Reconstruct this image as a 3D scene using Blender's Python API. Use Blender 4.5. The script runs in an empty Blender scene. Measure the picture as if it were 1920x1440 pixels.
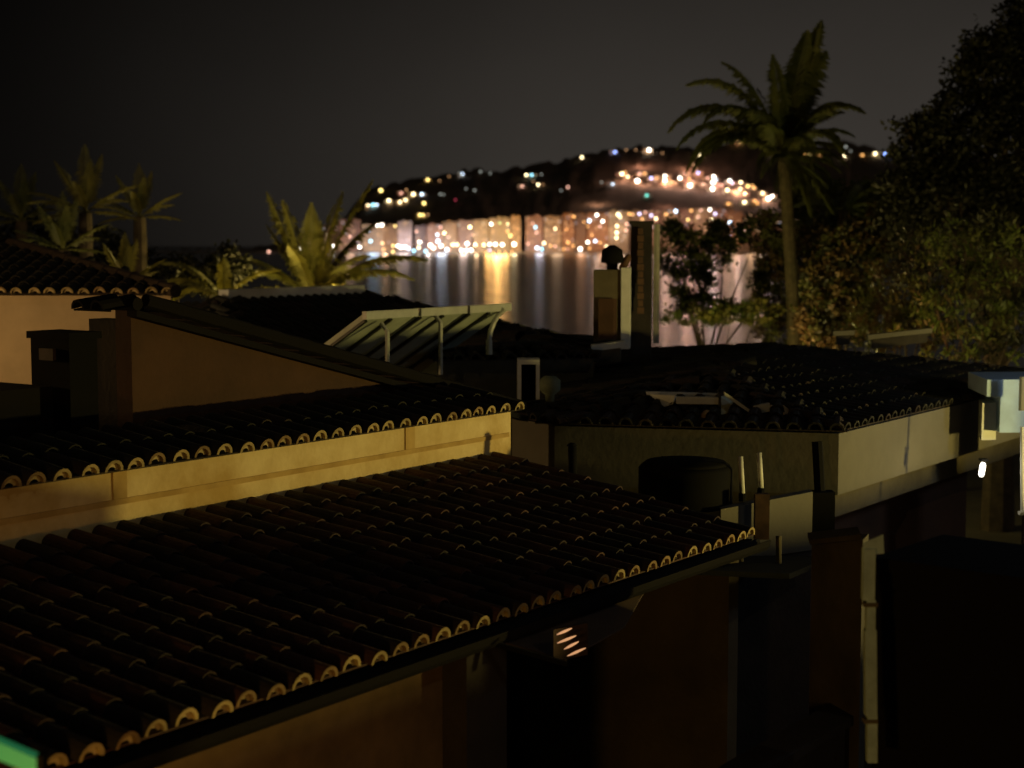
import bpy, math, random
from mathutils import Vector, Matrix
random.seed(7)
SC = bpy.context.scene
COL = SC.collection
R = math.radians
CAMZ = 20.0                       # eye height above the bay
F, HX = 3000.0, 450.0             # focal length and horizon, in pixels of the 1920 px wide photograph
PITCH = math.atan((720 - HX) / F)
CT, ST = math.cos(PITCH), math.sin(PITCH)

# ------------------------------------------------------------------ camera
cd = bpy.data.cameras.new('camera')
cd.lens = 36 * F / 1920; cd.sensor_width = 36; cd.sensor_fit = 'HORIZONTAL'
cd.clip_start = 0.1; cd.clip_end = 20000
cd.dof.use_dof = True; cd.dof.focus_distance = 15.0; cd.dof.aperture_fstop = 1.28
cam = bpy.data.objects.new('camera', cd); COL.objects.link(cam)
cam.location = (0, 0, CAMZ); cam.rotation_euler = (R(90) - PITCH, 0, 0)
SC.camera = cam

# ------------------------------------------------------------------ night sky
world = bpy.data.worlds.new('World'); SC.world = world; world.use_nodes = True
wt = world.node_tree; wt.nodes.clear()
def N(t, k, **kw):
    n = t.nodes.new(k)
    for a, v in kw.items(): setattr(n, a, v)
    return n
wo = N(wt, 'ShaderNodeOutputWorld'); bg = N(wt, 'ShaderNodeBackground'); bg2 = N(wt, 'ShaderNodeBackground')
add = N(wt, 'ShaderNodeAddShader')
sky = N(wt, 'ShaderNodeTexSky', sky_type='NISHITA'); sky.sun_disc = False
sky.sun_elevation = R(-9); sky.sun_rotation = R(205); sky.air_density = 1.0
bg.inputs['Strength'].default_value = 0.10
tc = N(wt, 'ShaderNodeTexCoord'); sep = N(wt, 'ShaderNodeSeparateXYZ')
wt.links.new(tc.outputs['Generated'], sep.inputs[0])
# the glow of the town in the damp air: strongest low in the sky and towards the east (+X)
mx = N(wt, 'ShaderNodeMapRange'); mx.inputs[1].default_value = -0.34; mx.inputs[2].default_value = 0.14; mx.interpolation_type = 'SMOOTHSTEP'
mx.inputs[3].default_value = 0.06; mx.inputs[4].default_value = 1.0
mz = N(wt, 'ShaderNodeMapRange'); mz.inputs[1].default_value = 0.02; mz.inputs[2].default_value = 0.24; mz.interpolation_type = 'SMOOTHSTEP'
mz.inputs[3].default_value = 1.0; mz.inputs[4].default_value = 0.30
my = N(wt, 'ShaderNodeMapRange'); my.inputs[1].default_value = -0.2; my.inputs[2].default_value = 0.8
my.inputs[3].default_value = 0.75; my.inputs[4].default_value = 1.0
wt.links.new(sep.outputs[0], mx.inputs[0]); wt.links.new(sep.outputs[2], mz.inputs[0]); wt.links.new(sep.outputs[1], my.inputs[0])
m1 = N(wt, 'ShaderNodeMath', operation='MULTIPLY'); m2 = N(wt, 'ShaderNodeMath', operation='MULTIPLY'); m3 = N(wt, 'ShaderNodeMath', operation='MULTIPLY')
wt.links.new(mx.outputs[0], m1.inputs[0]); wt.links.new(mz.outputs[0], m1.inputs[1])
wt.links.new(m1.outputs[0], m2.inputs[0]); wt.links.new(my.outputs[0], m2.inputs[1])
nzw = N(wt, 'ShaderNodeTexNoise'); nzw.inputs['Scale'].default_value = 3.2; nzw.inputs['Detail'].default_value = 6
mrw = N(wt, 'ShaderNodeMapRange'); mrw.inputs[1].default_value = .25; mrw.inputs[2].default_value = .75; mrw.inputs[3].default_value = 0.033; mrw.inputs[4].default_value = 0.049
wt.links.new(tc.outputs['Generated'], nzw.inputs['Vector']); wt.links.new(nzw.outputs['Fac'], mrw.inputs[0]); wt.links.new(mrw.outputs[0], m3.inputs[1])
wt.links.new(m2.outputs[0], m3.inputs[0]); wt.links.new(m3.outputs[0], bg2.inputs['Strength'])
bg2.inputs['Color'].default_value = (1.0, 0.87, 0.74, 1)
wt.links.new(sky.outputs[0], bg.inputs['Color'])
wt.links.new(bg.outputs[0], add.inputs[0]); wt.links.new(bg2.outputs[0], add.inputs[1]); wt.links.new(add.outputs[0], wo.inputs[0])

# added faint warm fill from the right, lifting the dark faces
sd = bpy.data.lights.new('fill_sun', 'SUN'); sd.energy = 0.05; sd.angle = R(0.5); sd.color = (1.0, 0.84, 0.55)
fill_sun = bpy.data.objects.new('fill_sun', sd); COL.objects.link(fill_sun)
fill_sun.rotation_euler = Vector((0.75, -0.60, 0.75)).to_track_quat('Z', 'Y').to_euler()

SC.view_settings.view_transform = 'Standard'; SC.view_settings.look = 'None'
SC.view_settings.exposure = 0; SC.view_settings.gamma = 1
SC.render.engine = 'CYCLES'
SC.cycles.use_denoising = True
SC.cycles.sample_clamp_indirect = 4.0
SC.cycles.max_bounces = 5

# ------------------------------------------------------------------ coordinates
def ray(x, y):
    u = (x - 960) / F; v = (720 - y) / F
    return Vector((u, CT + v * ST, -ST + v * CT))
AX = Vector((0.57319, 0.81942)); BX = Vector((0.81942, -0.57319))   # along the eaves / towards the street
A3 = Vector((AX.x, AX.y, 0)); B3 = Vector((BX.x, BX.y, 0)); UP = Vector((0, 0, 1))
O2 = Vector((-2.37683, 8.34344))
def P(x, y, D):                                # a point at depth D (world)
    p = ray(x, y) * D; return Vector((p.x, p.y, p.z + CAMZ))
def L(s, w, z):                                # house frame -> world; z is relative to the eye
    p = O2 + AX * s + BX * w
    return Vector((p.x, p.y, z + CAMZ))

# ------------------------------------------------------------------ materials
def mat(name, col, rough=0.8, noise=0.0, scale=3.0, col2=None, bump=0.0, bscale=20.0, metal=0.0, emit=None, estr=0.0, spec=0.5):
    m = bpy.data.materials.new(name); m.use_nodes = True
    t = m.node_tree; b = t.nodes['Principled BSDF']
    b.inputs['Roughness'].default_value = rough; b.inputs['Metallic'].default_value = metal
    b.inputs['Specular IOR Level'].default_value = spec
    b.inputs['Base Color'].default_value = (*col, 1)
    tcn = None
    if noise > 0 or col2 or bump > 0:
        tcn = N(t, 'ShaderNodeTexCoord')
    if noise > 0 or col2:
        nz = N(t, 'ShaderNodeTexNoise'); nz.inputs['Scale'].default_value = scale; nz.inputs['Detail'].default_value = 5
        nz.inputs['Roughness'].default_value = 0.62
        t.links.new(tcn.outputs['Object'], nz.inputs['Vector'])
        rp = N(t, 'ShaderNodeValToRGB'); e = rp.color_ramp.elements
        c2 = col2 or tuple(max(0, c * (1 - noise)) for c in col)
        e[0].position = 0.33; e[0].color = (*c2, 1)
        e[1].position = 0.67; e[1].color = (*[min(1, c * (1 + noise * 0.4)) for c in col], 1)
        t.links.new(nz.outputs['Fac'], rp.inputs[0]); t.links.new(rp.outputs[0], b.inputs['Base Color'])
    if bump > 0:
        n2 = N(t, 'ShaderNodeTexNoise'); n2.inputs['Scale'].default_value = bscale; n2.inputs['Detail'].default_value = 4
        bp = N(t, 'ShaderNodeBump'); bp.inputs['Strength'].default_value = bump; bp.inputs['Distance'].default_value = 0.02
        t.links.new(tcn.outputs['Object'], n2.inputs['Vector'])
        t.links.new(n2.outputs['Fac'], bp.inputs['Height']); t.links.new(bp.outputs[0], b.inputs['Normal'])
    if emit:
        b.inputs['Emission Color'].default_value = (*emit, 1); b.inputs['Emission Strength'].default_value = estr
    return m
M = {}
M['tile'] = mat('clay_tile', (0.075, 0.032, 0.022), 0.8, 0.6, 2.2, bump=0.4, bscale=30)
M['tile_old'] = mat('weathered_clay_tile', (0.042, 0.029, 0.022), 0.9, 0.6, 2.5, bump=0.4, bscale=30)
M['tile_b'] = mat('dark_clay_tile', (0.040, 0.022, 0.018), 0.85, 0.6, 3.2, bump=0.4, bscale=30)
M['tile_c'] = mat('dimmed_clay_tile', (0.022, 0.017, 0.015), 0.9, 0.5, 3.0, bump=0.4, bscale=30)  # random dark tone, also used to dim lamp glints on tile ends
M['tile_old_b'] = mat('dimmed_old_tile', (0.024, 0.023, 0.016), 0.95, 0.5, 3.0, bump=0.5, bscale=25)  # darker old tile, also dims lamp glints on tile ends
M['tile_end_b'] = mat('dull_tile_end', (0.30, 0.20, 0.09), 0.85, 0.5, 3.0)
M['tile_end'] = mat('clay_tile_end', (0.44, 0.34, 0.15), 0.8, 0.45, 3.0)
M['mortar'] = mat('mortar', (0.58, 0.47, 0.26), 0.9, 0.35, 4.0, bump=0.3)
M['render_yellow'] = mat('yellow_render', (0.78, 0.63, 0.34), 0.9, 0.3, 1.4, col2=(0.56, 0.38, 0.13), bump=0.5, bscale=9)
M['stain'] = mat('damp_stain', (0.58, 0.40, 0.15), 0.95, 0.3, 3.0, col2=(0.46, 0.30, 0.10))
M['render_tan'] = mat('tan_render', (0.60, 0.47, 0.30), 0.9, 0.2, 1.0, bump=0.2, bscale=12)
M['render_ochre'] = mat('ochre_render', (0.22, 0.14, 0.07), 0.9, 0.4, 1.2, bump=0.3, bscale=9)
M['render_grey'] = mat('grey_render', (0.15, 0.14, 0.115), 0.9, 0.18, 1.0, bump=0.2, bscale=12)
M['render_brown'] = mat('brown_render', (0.078, 0.036, 0.018), 0.9, 0.3, 1.2, bump=0.2)
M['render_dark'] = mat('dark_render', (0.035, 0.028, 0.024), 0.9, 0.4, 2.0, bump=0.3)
M['render_olive'] = mat('olive_render', (0.13, 0.11, 0.065), 0.9, 0.3, 1.5, bump=0.2)
M['white'] = mat('white_paint', (0.72, 0.74, 0.70), 0.5, 0.15, 4.0)
M['pale_blue'] = mat('pale_blue_paint', (0.42, 0.60, 0.80), 0.5, 0.15, 4.0)
M['gutter'] = mat('dark_gutter', (0.012, 0.011, 0.011), 0.9, spec=0.1)
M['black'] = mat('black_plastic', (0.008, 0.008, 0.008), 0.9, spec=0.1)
M['stone'] = mat('dark_paving', (0.05, 0.042, 0.036), 0.9, 0.4, 0.7, bump=0.3)
M['terrace'] = mat('terrace_render', (0.085, 0.075, 0.06), 0.9, 0.4, 2.0, bump=0.3)
M['slate'] = mat('weathered_pipe', (0.30, 0.29, 0.24), 0.8, 0.3, 4)
M['cowl'] = mat('cowl_green', (0.16, 0.20, 0.14), 0.8, 0.3, 5)
M['slat'] = mat('awning_cloth', (0.09, 0.055, 0.03), 0.85, 0.25, 1.5)
M['wood'] = mat('dark_wood', (0.07, 0.04, 0.025), 0.7, 0.4, 6)
M['brick'] = mat('brown_brick', (0.12, 0.062, 0.032), 0.85, 0.4, 7)
M['glass_back'] = mat('collector_back', (0.50, 0.56, 0.45), 0.5, 0.25, 2.0)
M['rafter'] = mat('dark_frame', (0.02, 0.022, 0.018), 0.5)
M['rail'] = mat('pale_metal', (0.50, 0.52, 0.47), 0.4, 0.15, 5.0)
M['green_glow'] = mat('green_reflection_glow', (0.05, 0.4, 0.15), 0.5, emit=(0.10, 0.9, 0.33), estr=0.105)  # glow stands in for a green reflection
M['bark'] = mat('palm_bark', (0.085, 0.07, 0.04), 0.9, 0.5, 8, bump=0.6)
M['bark_dark'] = mat('dark_bark', (0.06, 0.045, 0.03), 0.9, 0.5, 5, bump=0.5)
def leafmat(name, c, c2, trans=0.25, scale=1.5):
    m = mat(name, c, 0.55, 0.5, scale, col2=c2)
    t = m.node_tree; b = t.nodes['Principled BSDF']; o = t.nodes['Material Output']
    tr = N(t, 'ShaderNodeBsdfTranslucent'); mxs = N(t, 'ShaderNodeMixShader'); mxs.inputs[0].default_value = trans
    tr.inputs[0].default_value = (c[0] * 1.2, c[1] * 1.2, c[2], 1)
    t.links.new(b.outputs[0], mxs.inputs[1]); t.links.new(tr.outputs[0], mxs.inputs[2]); t.links.new(mxs.outputs[0], o.inputs[0])
    return m
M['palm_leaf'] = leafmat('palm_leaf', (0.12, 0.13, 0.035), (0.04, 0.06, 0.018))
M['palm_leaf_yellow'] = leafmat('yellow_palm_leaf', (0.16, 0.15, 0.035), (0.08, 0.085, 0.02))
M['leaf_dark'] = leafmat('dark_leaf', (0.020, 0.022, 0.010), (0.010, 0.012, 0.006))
M['leaf_green'] = leafmat('green_leaf', (0.10, 0.13, 0.025), (0.035, 0.05, 0.012), scale=0.9)
M['leaf_brown'] = leafmat('brown_leaf', (0.10, 0.065, 0.025), (0.05, 0.035, 0.015), scale=0.8)
M['leaf_mid'] = leafmat('mid_leaf', (0.10, 0.11, 0.03), (0.025, 0.03, 0.012), scale=0.9)
M['hill'] = mat('hill_scrub', (0.13, 0.09, 0.06), 0.95, 0.5, 0.012)
M['land'] = mat('garden_soil', (0.05, 0.045, 0.03), 0.95, 0.5, 0.3, bump=0.3, bscale=2)
M['quay'] = mat('quay_stone', (0.30, 0.27, 0.24), 0.9, 0.3, 0.05)

# water: one sheet of small wind ripples
wm = bpy.data.materials.new('bay_water'); wm.use_nodes = True
t = wm.node_tree; b = t.nodes['Principled BSDF']
b.inputs['Base Color'].default_value = (0.012, 0.012, 0.013, 1); b.inputs['Roughness'].default_value = 0.22
b.inputs['IOR'].default_value = 1.33
tcn = N(t, 'ShaderNodeTexCoord'); mp = N(t, 'ShaderNodeMapping'); mp.inputs['Scale'].default_value = (0.02, 0.05, 1)
nz = N(t, 'ShaderNodeTexNoise'); nz.inputs['Scale'].default_value = 1.0; nz.inputs['Detail'].default_value = 3
bp = N(t, 'ShaderNodeBump'); bp.inputs['Strength'].default_value = 0.12; bp.inputs['Distance'].default_value = 0.4
t.links.new(tcn.outputs['Object'], mp.inputs[0]); t.links.new(mp.outputs[0], nz.inputs['Vector'])
t.links.new(nz.outputs['Fac'], bp.inputs['Height']); t.links.new(bp.outputs[0], b.inputs['Normal'])
M['water'] = wm

# ------------------------------------------------------------------ mesh helpers
class MB:
    def __init__(self): self.v = []; self.f = []; self.m = []; self.mats = []
    def mi(self, k):
        if k not in self.mats: self.mats.append(k)
        return self.mats.index(k)
    def add(self, vs, fs, k):
        n = len(self.v); i = self.mi(k)
        self.v += [tuple(q) for q in vs]
        for f in fs: self.f.append([n + q for q in f]); self.m.append(i)
    def quad(self, a, b, c, d, k): self.add([a, b, c, d], [(0, 1, 2, 3)], k)
    def hexa(self, p, k):        # 8 points: bottom 4 then top 4
        self.add(p, [(0, 3, 2, 1), (4, 5, 6, 7), (0, 1, 5, 4), (1, 2, 6, 5), (2, 3, 7, 6), (3, 0, 4, 7)], k)
    def lbox(self, s0, s1, w0, w1, z0, z1, k, bev=0):   # box in the house frame
        self.hexa([L(s0, w0, z0), L(s1, w0, z0), L(s1, w1, z0), L(s0, w1, z0), L(s0, w0, z1), L(s1, w0, z1), L(s1, w1, z1), L(s0, w1, z1)], k)
    def box(self, c, u, v, w, k):                      # centre and three half vectors
        c = Vector(c); u = Vector(u); v = Vector(v); w = Vector(w)
        self.hexa([c - u - v - w, c + u - v - w, c + u + v - w, c - u + v - w, c - u - v + w, c + u - v + w, c + u + v + w, c - u + v + w], k)
    def prism(self, poly, z0, z1, k):
        n = len(poly)
        vs = [Vector((p[0], p[1], z0)) for p in poly] + [Vector((p[0], p[1], z1)) for p in poly]
        fs = [tuple(range(n))[::-1], tuple(range(n, 2 * n))] + [(i, (i + 1) % n, n + (i + 1) % n, n + i) for i in range(n)]
        self.add(vs, fs, k)
    def tube(self, pts, rads, k, seg=8, cap=True, squash=1.0):
        pts = [Vector(p) for p in pts]
        if not isinstance(rads, (list, tuple)): rads = [rads] * len(pts)
        vs = []; pu = None
        for i, p in enumerate(pts):
            d = (pts[min(i + 1, len(pts) - 1)] - pts[max(i - 1, 0)]).normalized()
            if pu is None: pu = d.orthogonal().normalized()
            u = (pu - d * pu.dot(d)).normalized(); w = d.cross(u); pu = u
            for j in range(seg):
                a = 2 * math.pi * j / seg
                vs.append(p + (u * math.cos(a) + w * math.sin(a) * squash) * rads[i])
        fs = []
        for i in range(len(pts) - 1):
            for j in range(seg):
                fs.append((i * seg + j, i * seg + (j + 1) % seg, (i + 1) * seg + (j + 1) % seg, (i + 1) * seg + j))
        if cap: fs += [tuple(range(seg))[::-1], tuple(range((len(pts) - 1) * seg, len(pts) * seg))]
        self.add(vs, fs, k)
    def sphere(self, c, r, k, seg=10, rings=6, sz=1.0):
        vs = []; fs = []
        for i in range(rings + 1):
            ph = math.pi * i / rings
            for j in range(seg):
                a = 2 * math.pi * j / seg
                vs.append(Vector(c) + Vector((math.sin(ph) * math.cos(a) * r, math.sin(ph) * math.sin(a) * r, math.cos(ph) * r * sz)))
        for i in range(rings):
            for j in range(seg):
                fs.append((i * seg + j, (i + 1) * seg + j, (i + 1) * seg + (j + 1) % seg, i * seg + (j + 1) % seg))
        self.add(vs, fs, k)
    def build(self, name, parent=None, smooth=False, origin=None):
        me = bpy.data.meshes.new(name)
        vs = self.v
        if origin is not None:
            o = Vector(origin); vs = [tuple(Vector(q) - o) for q in vs]
        me.from_pydata(vs, [], self.f)
        for k in self.mats: me.materials.append(M[k] if isinstance(k, str) else k)
        me.polygons.foreach_set('material_index', self.m)
        if smooth: me.polygons.foreach_set('use_smooth', [True] * len(self.f))
        me.update()
        ob = bpy.data.objects.new(name, me); COL.objects.link(ob)
        if origin is not None: ob.location = origin
        if parent is not None:
            ob.parent = parent
            ob.matrix_parent_inverse = Matrix.Translation(-parent.location)
        return ob
def tag(o, label=None, cat=None, group=None, kind=None):
    if label: o['label'] = label
    if cat: o['category'] = cat
    if group: o['group'] = group
    if kind: o['kind'] = kind
    return o
def thing(name, loc, label, cat, group=None):
    e = bpy.data.objects.new(name, None); COL.objects.link(e); e.location = loc; e.empty_display_size = 0.3
    return tag(e, label, cat, group)
def part(name, fn, parent, smooth=False, label=None):
    mb = MB(); fn(mb); o = mb.build(name, parent, smooth)
    if label: o['label'] = label
    return o

# ------------------------------------------------------------------ barrel tile roofs
def tile_field(mb, org, u, v, n, nu, nv, test=None, pu=0.24, pv=0.38, k='tile', ends=None, seg=6, r0=0.088, jit=1.0):
    """cover tiles over pans; u along the eave, v up the slope; ends = first row gets a shaped clay end"""
    rr = random.Random(3)
    for i in range(nu):
        for j in range(nv):
            cu = (i + 0.5) * pu; cv = (j + 0.5) * pv
            if test and not test(cu, cv): continue
            o = org + u * (i * pu) + v * (j * pv)
            lift = 0.014
            mb.add([o + n * lift, o + u * pu + n * lift, o + u * pu + v * pv, o + v * pv, o, o + u * pu], [(0, 1, 2, 3), (4, 5, 1, 0)], k)
            ra = r0 + rr.uniform(-0.004, 0.004) * jit; rb = ra * 0.84; sh = rr.uniform(-0.012, 0.012) * jit; slip = 0.05 * (rr.random() < 0.06)
            c0 = o + u * (pu * 0.5 + sh) + n * (0.022 + rr.uniform(0, 0.012) * jit) - v * (0.02 + slip * (j > 0) + rr.uniform(0, 0.045) * jit)
            c1 = o + u * (pu * 0.5 + rr.uniform(-0.006, 0.006) * jit) + n * 0.012 + v * (pv + 0.02)
            vs = []
            for cc, rad in ((c0, ra), (c1, rb), (c0, ra - (0.024 if j == 0 else 0.013)), (c0 + v * 0.06, ra - 0.028)):
                for q in range(seg + 1):
                    a = math.pi * q / seg
                    vs.append(cc + u * (math.cos(a) * rad) + n * (math.sin(a) * rad))
            S = seg + 1
            fs = [(q, q + 1, S + q + 1, S + q) for q in range(seg)]
            ring = [(q, 2 * S + q, 2 * S + q + 1, q + 1) for q in range(seg)]
            inn = [(2 * S + q, 3 * S + q, 3 * S + q + 1, 2 * S + q + 1) for q in range(seg)]
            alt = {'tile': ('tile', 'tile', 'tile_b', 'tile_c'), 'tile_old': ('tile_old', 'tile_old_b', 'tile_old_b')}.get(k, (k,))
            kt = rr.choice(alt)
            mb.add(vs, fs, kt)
            kk = rr.choice((ends, ends, ends + '_b')) if (ends and j == 0) else rr.choice(alt[-2:] + (kt,))  # inner end faces lean to darker tiles, dimming the lamp glints
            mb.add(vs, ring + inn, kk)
            if ends and j == 0:                     # mortar plug set back in the arch, hollow at its foot
                rad = ra - 0.03; cc = c0 + v * 0.03
                pv_ = [cc + u * (math.cos(math.pi * q / seg) * rad) + n * (math.sin(math.pi * q / seg) * rad) for q in range(seg + 1)]
                low = [cc + u * (math.cos(math.pi * q / seg) * rad * 0.62) + n * (math.sin(math.pi * q / seg) * rad * 0.42) for q in range(seg + 1)]
                mb.add(pv_ + low, [(q, q + 1, S + q + 1, S + q) for q in range(seg)], 'mortar')
def cap_line(mb, p, q, k='tile', r=0.10, step=0.36):
    p = Vector(p); q = Vector(q); d = (q - p); n = max(1, int(d.length / step)); d /= n
    for i in range(n):
        a = p + d * i; b = a + d * 1.06
        mb.tube([a + UP * 0.01, b], [r, r * 0.86], k, 8, True)
def hip_roof(mb, poly, ze, pitch, k='tile', ends=None, over=0.0, tmax=None, skip=()):
    """poly: CCW plan points (world xy). every edge gets a tile field rising inwards"""
    n = len(poly); pts = [Vector((p[0], p[1])) for p in poly]
    E_ = []
    for i in range(n):
        a, b = pts[i], pts[(i + 1) % n]; d = (b - a).normalized(); nr = Vector((-d.y, d.x)); E_.append((a, d, nr, (b - a).length))
    def dist(p, i): a, d, nr, l = E_[i]; return (p - a).dot(nr)
    for i in range(n):
        if i in skip: continue
        a, d, nr, l = E_[i]
        v3 = Vector((nr.x, nr.y, pitch)).normalized(); u3 = Vector((d.x, d.y, 0)); n3 = u3.cross(v3).normalized()
        if n3.z < 0: n3 = -n3
        hz = math.hypot(v3.x, v3.y)
        org = Vector((a.x, a.y, ze)) - u3 * 0.24 * 30
        nv = 60
        def test(cu, cv):
            p = a + d * (cu - 7.2) + nr * (cv * hz)
            di = dist(p, i)
            if tmax and di > tmax: return False
            for j in range(n):
                if j != i:
                    dj = dist(p, j)
                    if dj < -0.02 or di > dj + 0.2: return False
            return True
        tile_field(mb, org, u3, v3, n3, int((l + 14.4) / 0.24), nv, test, k=k, ends=ends, seg=5)

# ------------------------------------------------------------------ the setting: ground, bay, hills
def gz(x, y):
    near = 14.2 - 0.02 * max(0, y)
    t = min(1, max(0, (y - 55) / 130)); t = t * t * (3 - 2 * t)
    z = near * (1 - t) + (-6) * t
    return z
mb = MB()
xs = [-3000, -900, -300, -120] + list(range(-60, 61, 6)) + [120, 300, 900, 3000]
ys = [-60, -20] + list(range(0, 200, 8)) + [240, 400, 900, 1700, 2400, 2440, 2600, 5200]
vs = []; 
for y in ys:
    for x in xs: vs.append((x, y, gz(x, y) + (0.25 * math.sin(x * .21) * math.sin(y * .17) if 25 < y < 60 else 0)))
nx = len(xs)
mb.add(vs, [(j * nx + i, j * nx + i + 1, (j + 1) * nx + i + 1, (j + 1) * nx + i) for j in range(len(ys) - 1) for i in range(nx - 1)], 'land')
tag(mb.build('ground'), 'dark sloping garden ground falling to the bay', None, kind='structure')
mb = MB(); mb.quad((-4000, 70, 0), (4000, 70, 0), (4000, 5200, 0), (-4000, 5200, 0), 'water')
tag(mb.build('water'), 'dark bay water with streaked reflections of town lights', kind='structure')

CREST = [(-900, 474), (300, 474), (440, 470), (560, 452), (640, 410), (680, 362), (740, 343), (800, 331), (860, 321), (940, 317), (1010, 308), (1090, 293), (1150, 281), (1220, 273), (1320, 276), (1400, 262), (1480, 264), (1540, 272), (1600, 266), (1660, 284), (1720, 290), (1900, 300), (2600, 360)]
def crest(x):
    for (x0, y0), (x1, y1) in zip(CREST, CREST[1:]):
        if x0 <= x <= x1: return y0 + (y1 - y0) * (x - x0) / (x1 - x0)
    return 474
D0, D1 = 2475.0, 3250.0
def hill_y(x, t):        # image height of the slope at fraction t of the way to the crest (gives a real height below)
    return 473.5 + (crest(x) - 473.5) * (t ** 0.85)
def hill_pt(x, t): return P(x, hill_y(x, t), D0 + (D1 - D0) * t)
def on_hill(x, y):
    lo, hi = 0.0, 1.0
    for _ in range(24):
        m = (lo + hi) / 2
        if hill_y(x, m) > y: lo = m
        else: hi = m
    return (lo + hi) / 2
mb = MB(); rr = random.Random(5)
cols = list(range(-900, 2601, 10)); rows = [0, .03, .07, .12, .18, .25, .33, .42, .52, .62, .72, .82, .92, 1.0]
vs = []
for ti, t_ in enumerate(rows):
    for x in cols:
        p = hill_pt(x, t_)
        if t_ > 0: p.z += rr.uniform(-1, 1) * (1.2 + 3.2 * t_) * (1.5 if t_ == 1.0 else 1)
        vs.append(p)
for x in cols:
    p = hill_pt(x, 1.0); vs.append(Vector((p.x * 1.25, p.y * 1.25, 0)))
nx = len(cols)
mb.add(vs, [(j * nx + i, j * nx + i + 1, (j + 1) * nx + i + 1, (j + 1) * nx + i) for j in range(len(rows)) for i in range(nx - 1)], 'hill')
tag(mb.build('hills', smooth=True), 'dark wooded headland across the bay', kind='structure')
mb = MB()
q0 = [P(x, 474, 2440) for x in (-400, 2300)]; q1 = [P(x, 474, 2480) for x in (-400, 2300)]
mb.hexa([Vector((q0[0].x, q0[0].y, -3)), Vector((q0[1].x, q0[1].y, -3)), Vector((q1[1].x, q1[1].y, -3)), Vector((q1[0].x, q1[0].y, -3)),
         Vector((q0[0].x, q0[0].y, 2.2)), Vector((q0[1].x, q0[1].y, 2.2)), Vector((q1[1].x, q1[1].y, 2.2)), Vector((q1[0].x, q1[0].y, 2.2))], 'quay')
tag(mb.build('quay'), 'long stone quay along the far shore', kind='structure')

# ------------------------------------------------------------------ the town across the bay
ORD = 'first second third fourth fifth sixth seventh eighth ninth tenth eleventh twelfth thirteenth fourteenth fifteenth sixteenth seventeenth eighteenth nineteenth twentieth'.split()
TENS = {2: 'twenty', 3: 'thirty', 4: 'forty', 5: 'fifty'}
def ordinal(i):      # 0-based
    n = i + 1
    if n <= 20: return ORD[n - 1]
    t_, u_ = divmod(n, 10)
    return {3: 'thirtieth', 4: 'fortieth', 5: 'fiftieth'}[t_] if u_ == 0 else TENS[t_] + '-' + ORD[u_ - 1]
# colour keys: (linear colour, strength)
LC = {'cream': ((1.0, 0.80, 0.44), 5.2), 'white': ((1.0, 0.92, 0.78), 7.0), 'yellow': ((1.0, 0.72, 0.22), 4.2), 'orange': ((1.0, 0.48, 0.13), 2.6),
      'pink': ((1.0, 0.52, 0.38), 2.3), 'blue': ((0.28, 0.42, 1.0), 3.6), 'bluewhite': ((0.62, 0.80, 1.0), 5.0), 'cyan': ((0.32, 0.80, 1.0), 4.0),
      'lavender': ((0.72, 0.66, 1.0), 3.4), 'teal': ((0.12, 0.85, 0.70), 2.2), 'grey': ((0.8, 0.85, 0.75), 0.55), 'dimorange': ((1.0, 0.50, 0.2), 0.75),
      'red': ((1.0, 0.08, 0.16), 0.8), 'green': ((0.6, 1.0, 0.35), 1.6)}
WORD = {'bluewhite': 'blue-white', 'dimorange': 'dim orange', 'grey': 'faint grey', 'red': 'faint red'}
for k, (c_, s_) in LC.items():
    M['lamp_' + k] = mat('lamp_glow_' + k, (0.5, 0.5, 0.5), 0.5, emit=c_, estr=s_ * 1.4)
M['pole'] = mat('lamp_pole', (0.05, 0.05, 0.05), 0.6)
HILL = """714 357 8 yellow;690 385 5 cream;699 384 6 cyan;706 384 5 bluewhite;729 376 7 cream;752 362 5 pink;762 356 5 dimorange;775 364 7 cream;791 364 6 bluewhite;750 379 6 cream;760 375 6 cream;795 381 7 yellow;787 403 6 yellow;793 403 5 yellow;802 402 5 dimorange;802 337 6 yellow;824 339 4 dimorange;842 331 4 dimorange;862 325 5 grey;867 326 4 bluewhite;901 322 5 grey;919 325 4 grey;826 364 5 grey;832 365 4 grey;854 375 4 red;874 354 4 grey;890 357 5 grey;987 328 6 cream;997 328 5 cyan;1015 327 4 grey;979 349 5 pink;1000 340 4 dimorange;1009 346 6 cream;1018 346 4 dimorange;1065 351 5 pink;1052 357 4 grey;1091 295 6 cream;1153 285 6 blue;1174 281 4 dimorange;1192 281 4 dimorange;1209 280 5 cream;1217 281 8 white;1310 289 7 cream;1242 287 4 dimorange;1366 382 6 orange;1213 366 6 teal;1128 342 4 grey;1142 344 4 grey;1149 345 4 bluewhite;1387 265 5 yellow;1376 266 5 orange;1446 286 6 cream;1511 289 5 orange;1517 290 4 yellow;1535 289 4 orange;1561 290 4 grey;1586 275 6 grey;1585 291 8 cream;1617 291 5 orange;1641 288 7 cream;1660 289 7 blue;1552 287 4 grey;1595 283 4 grey"""
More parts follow.
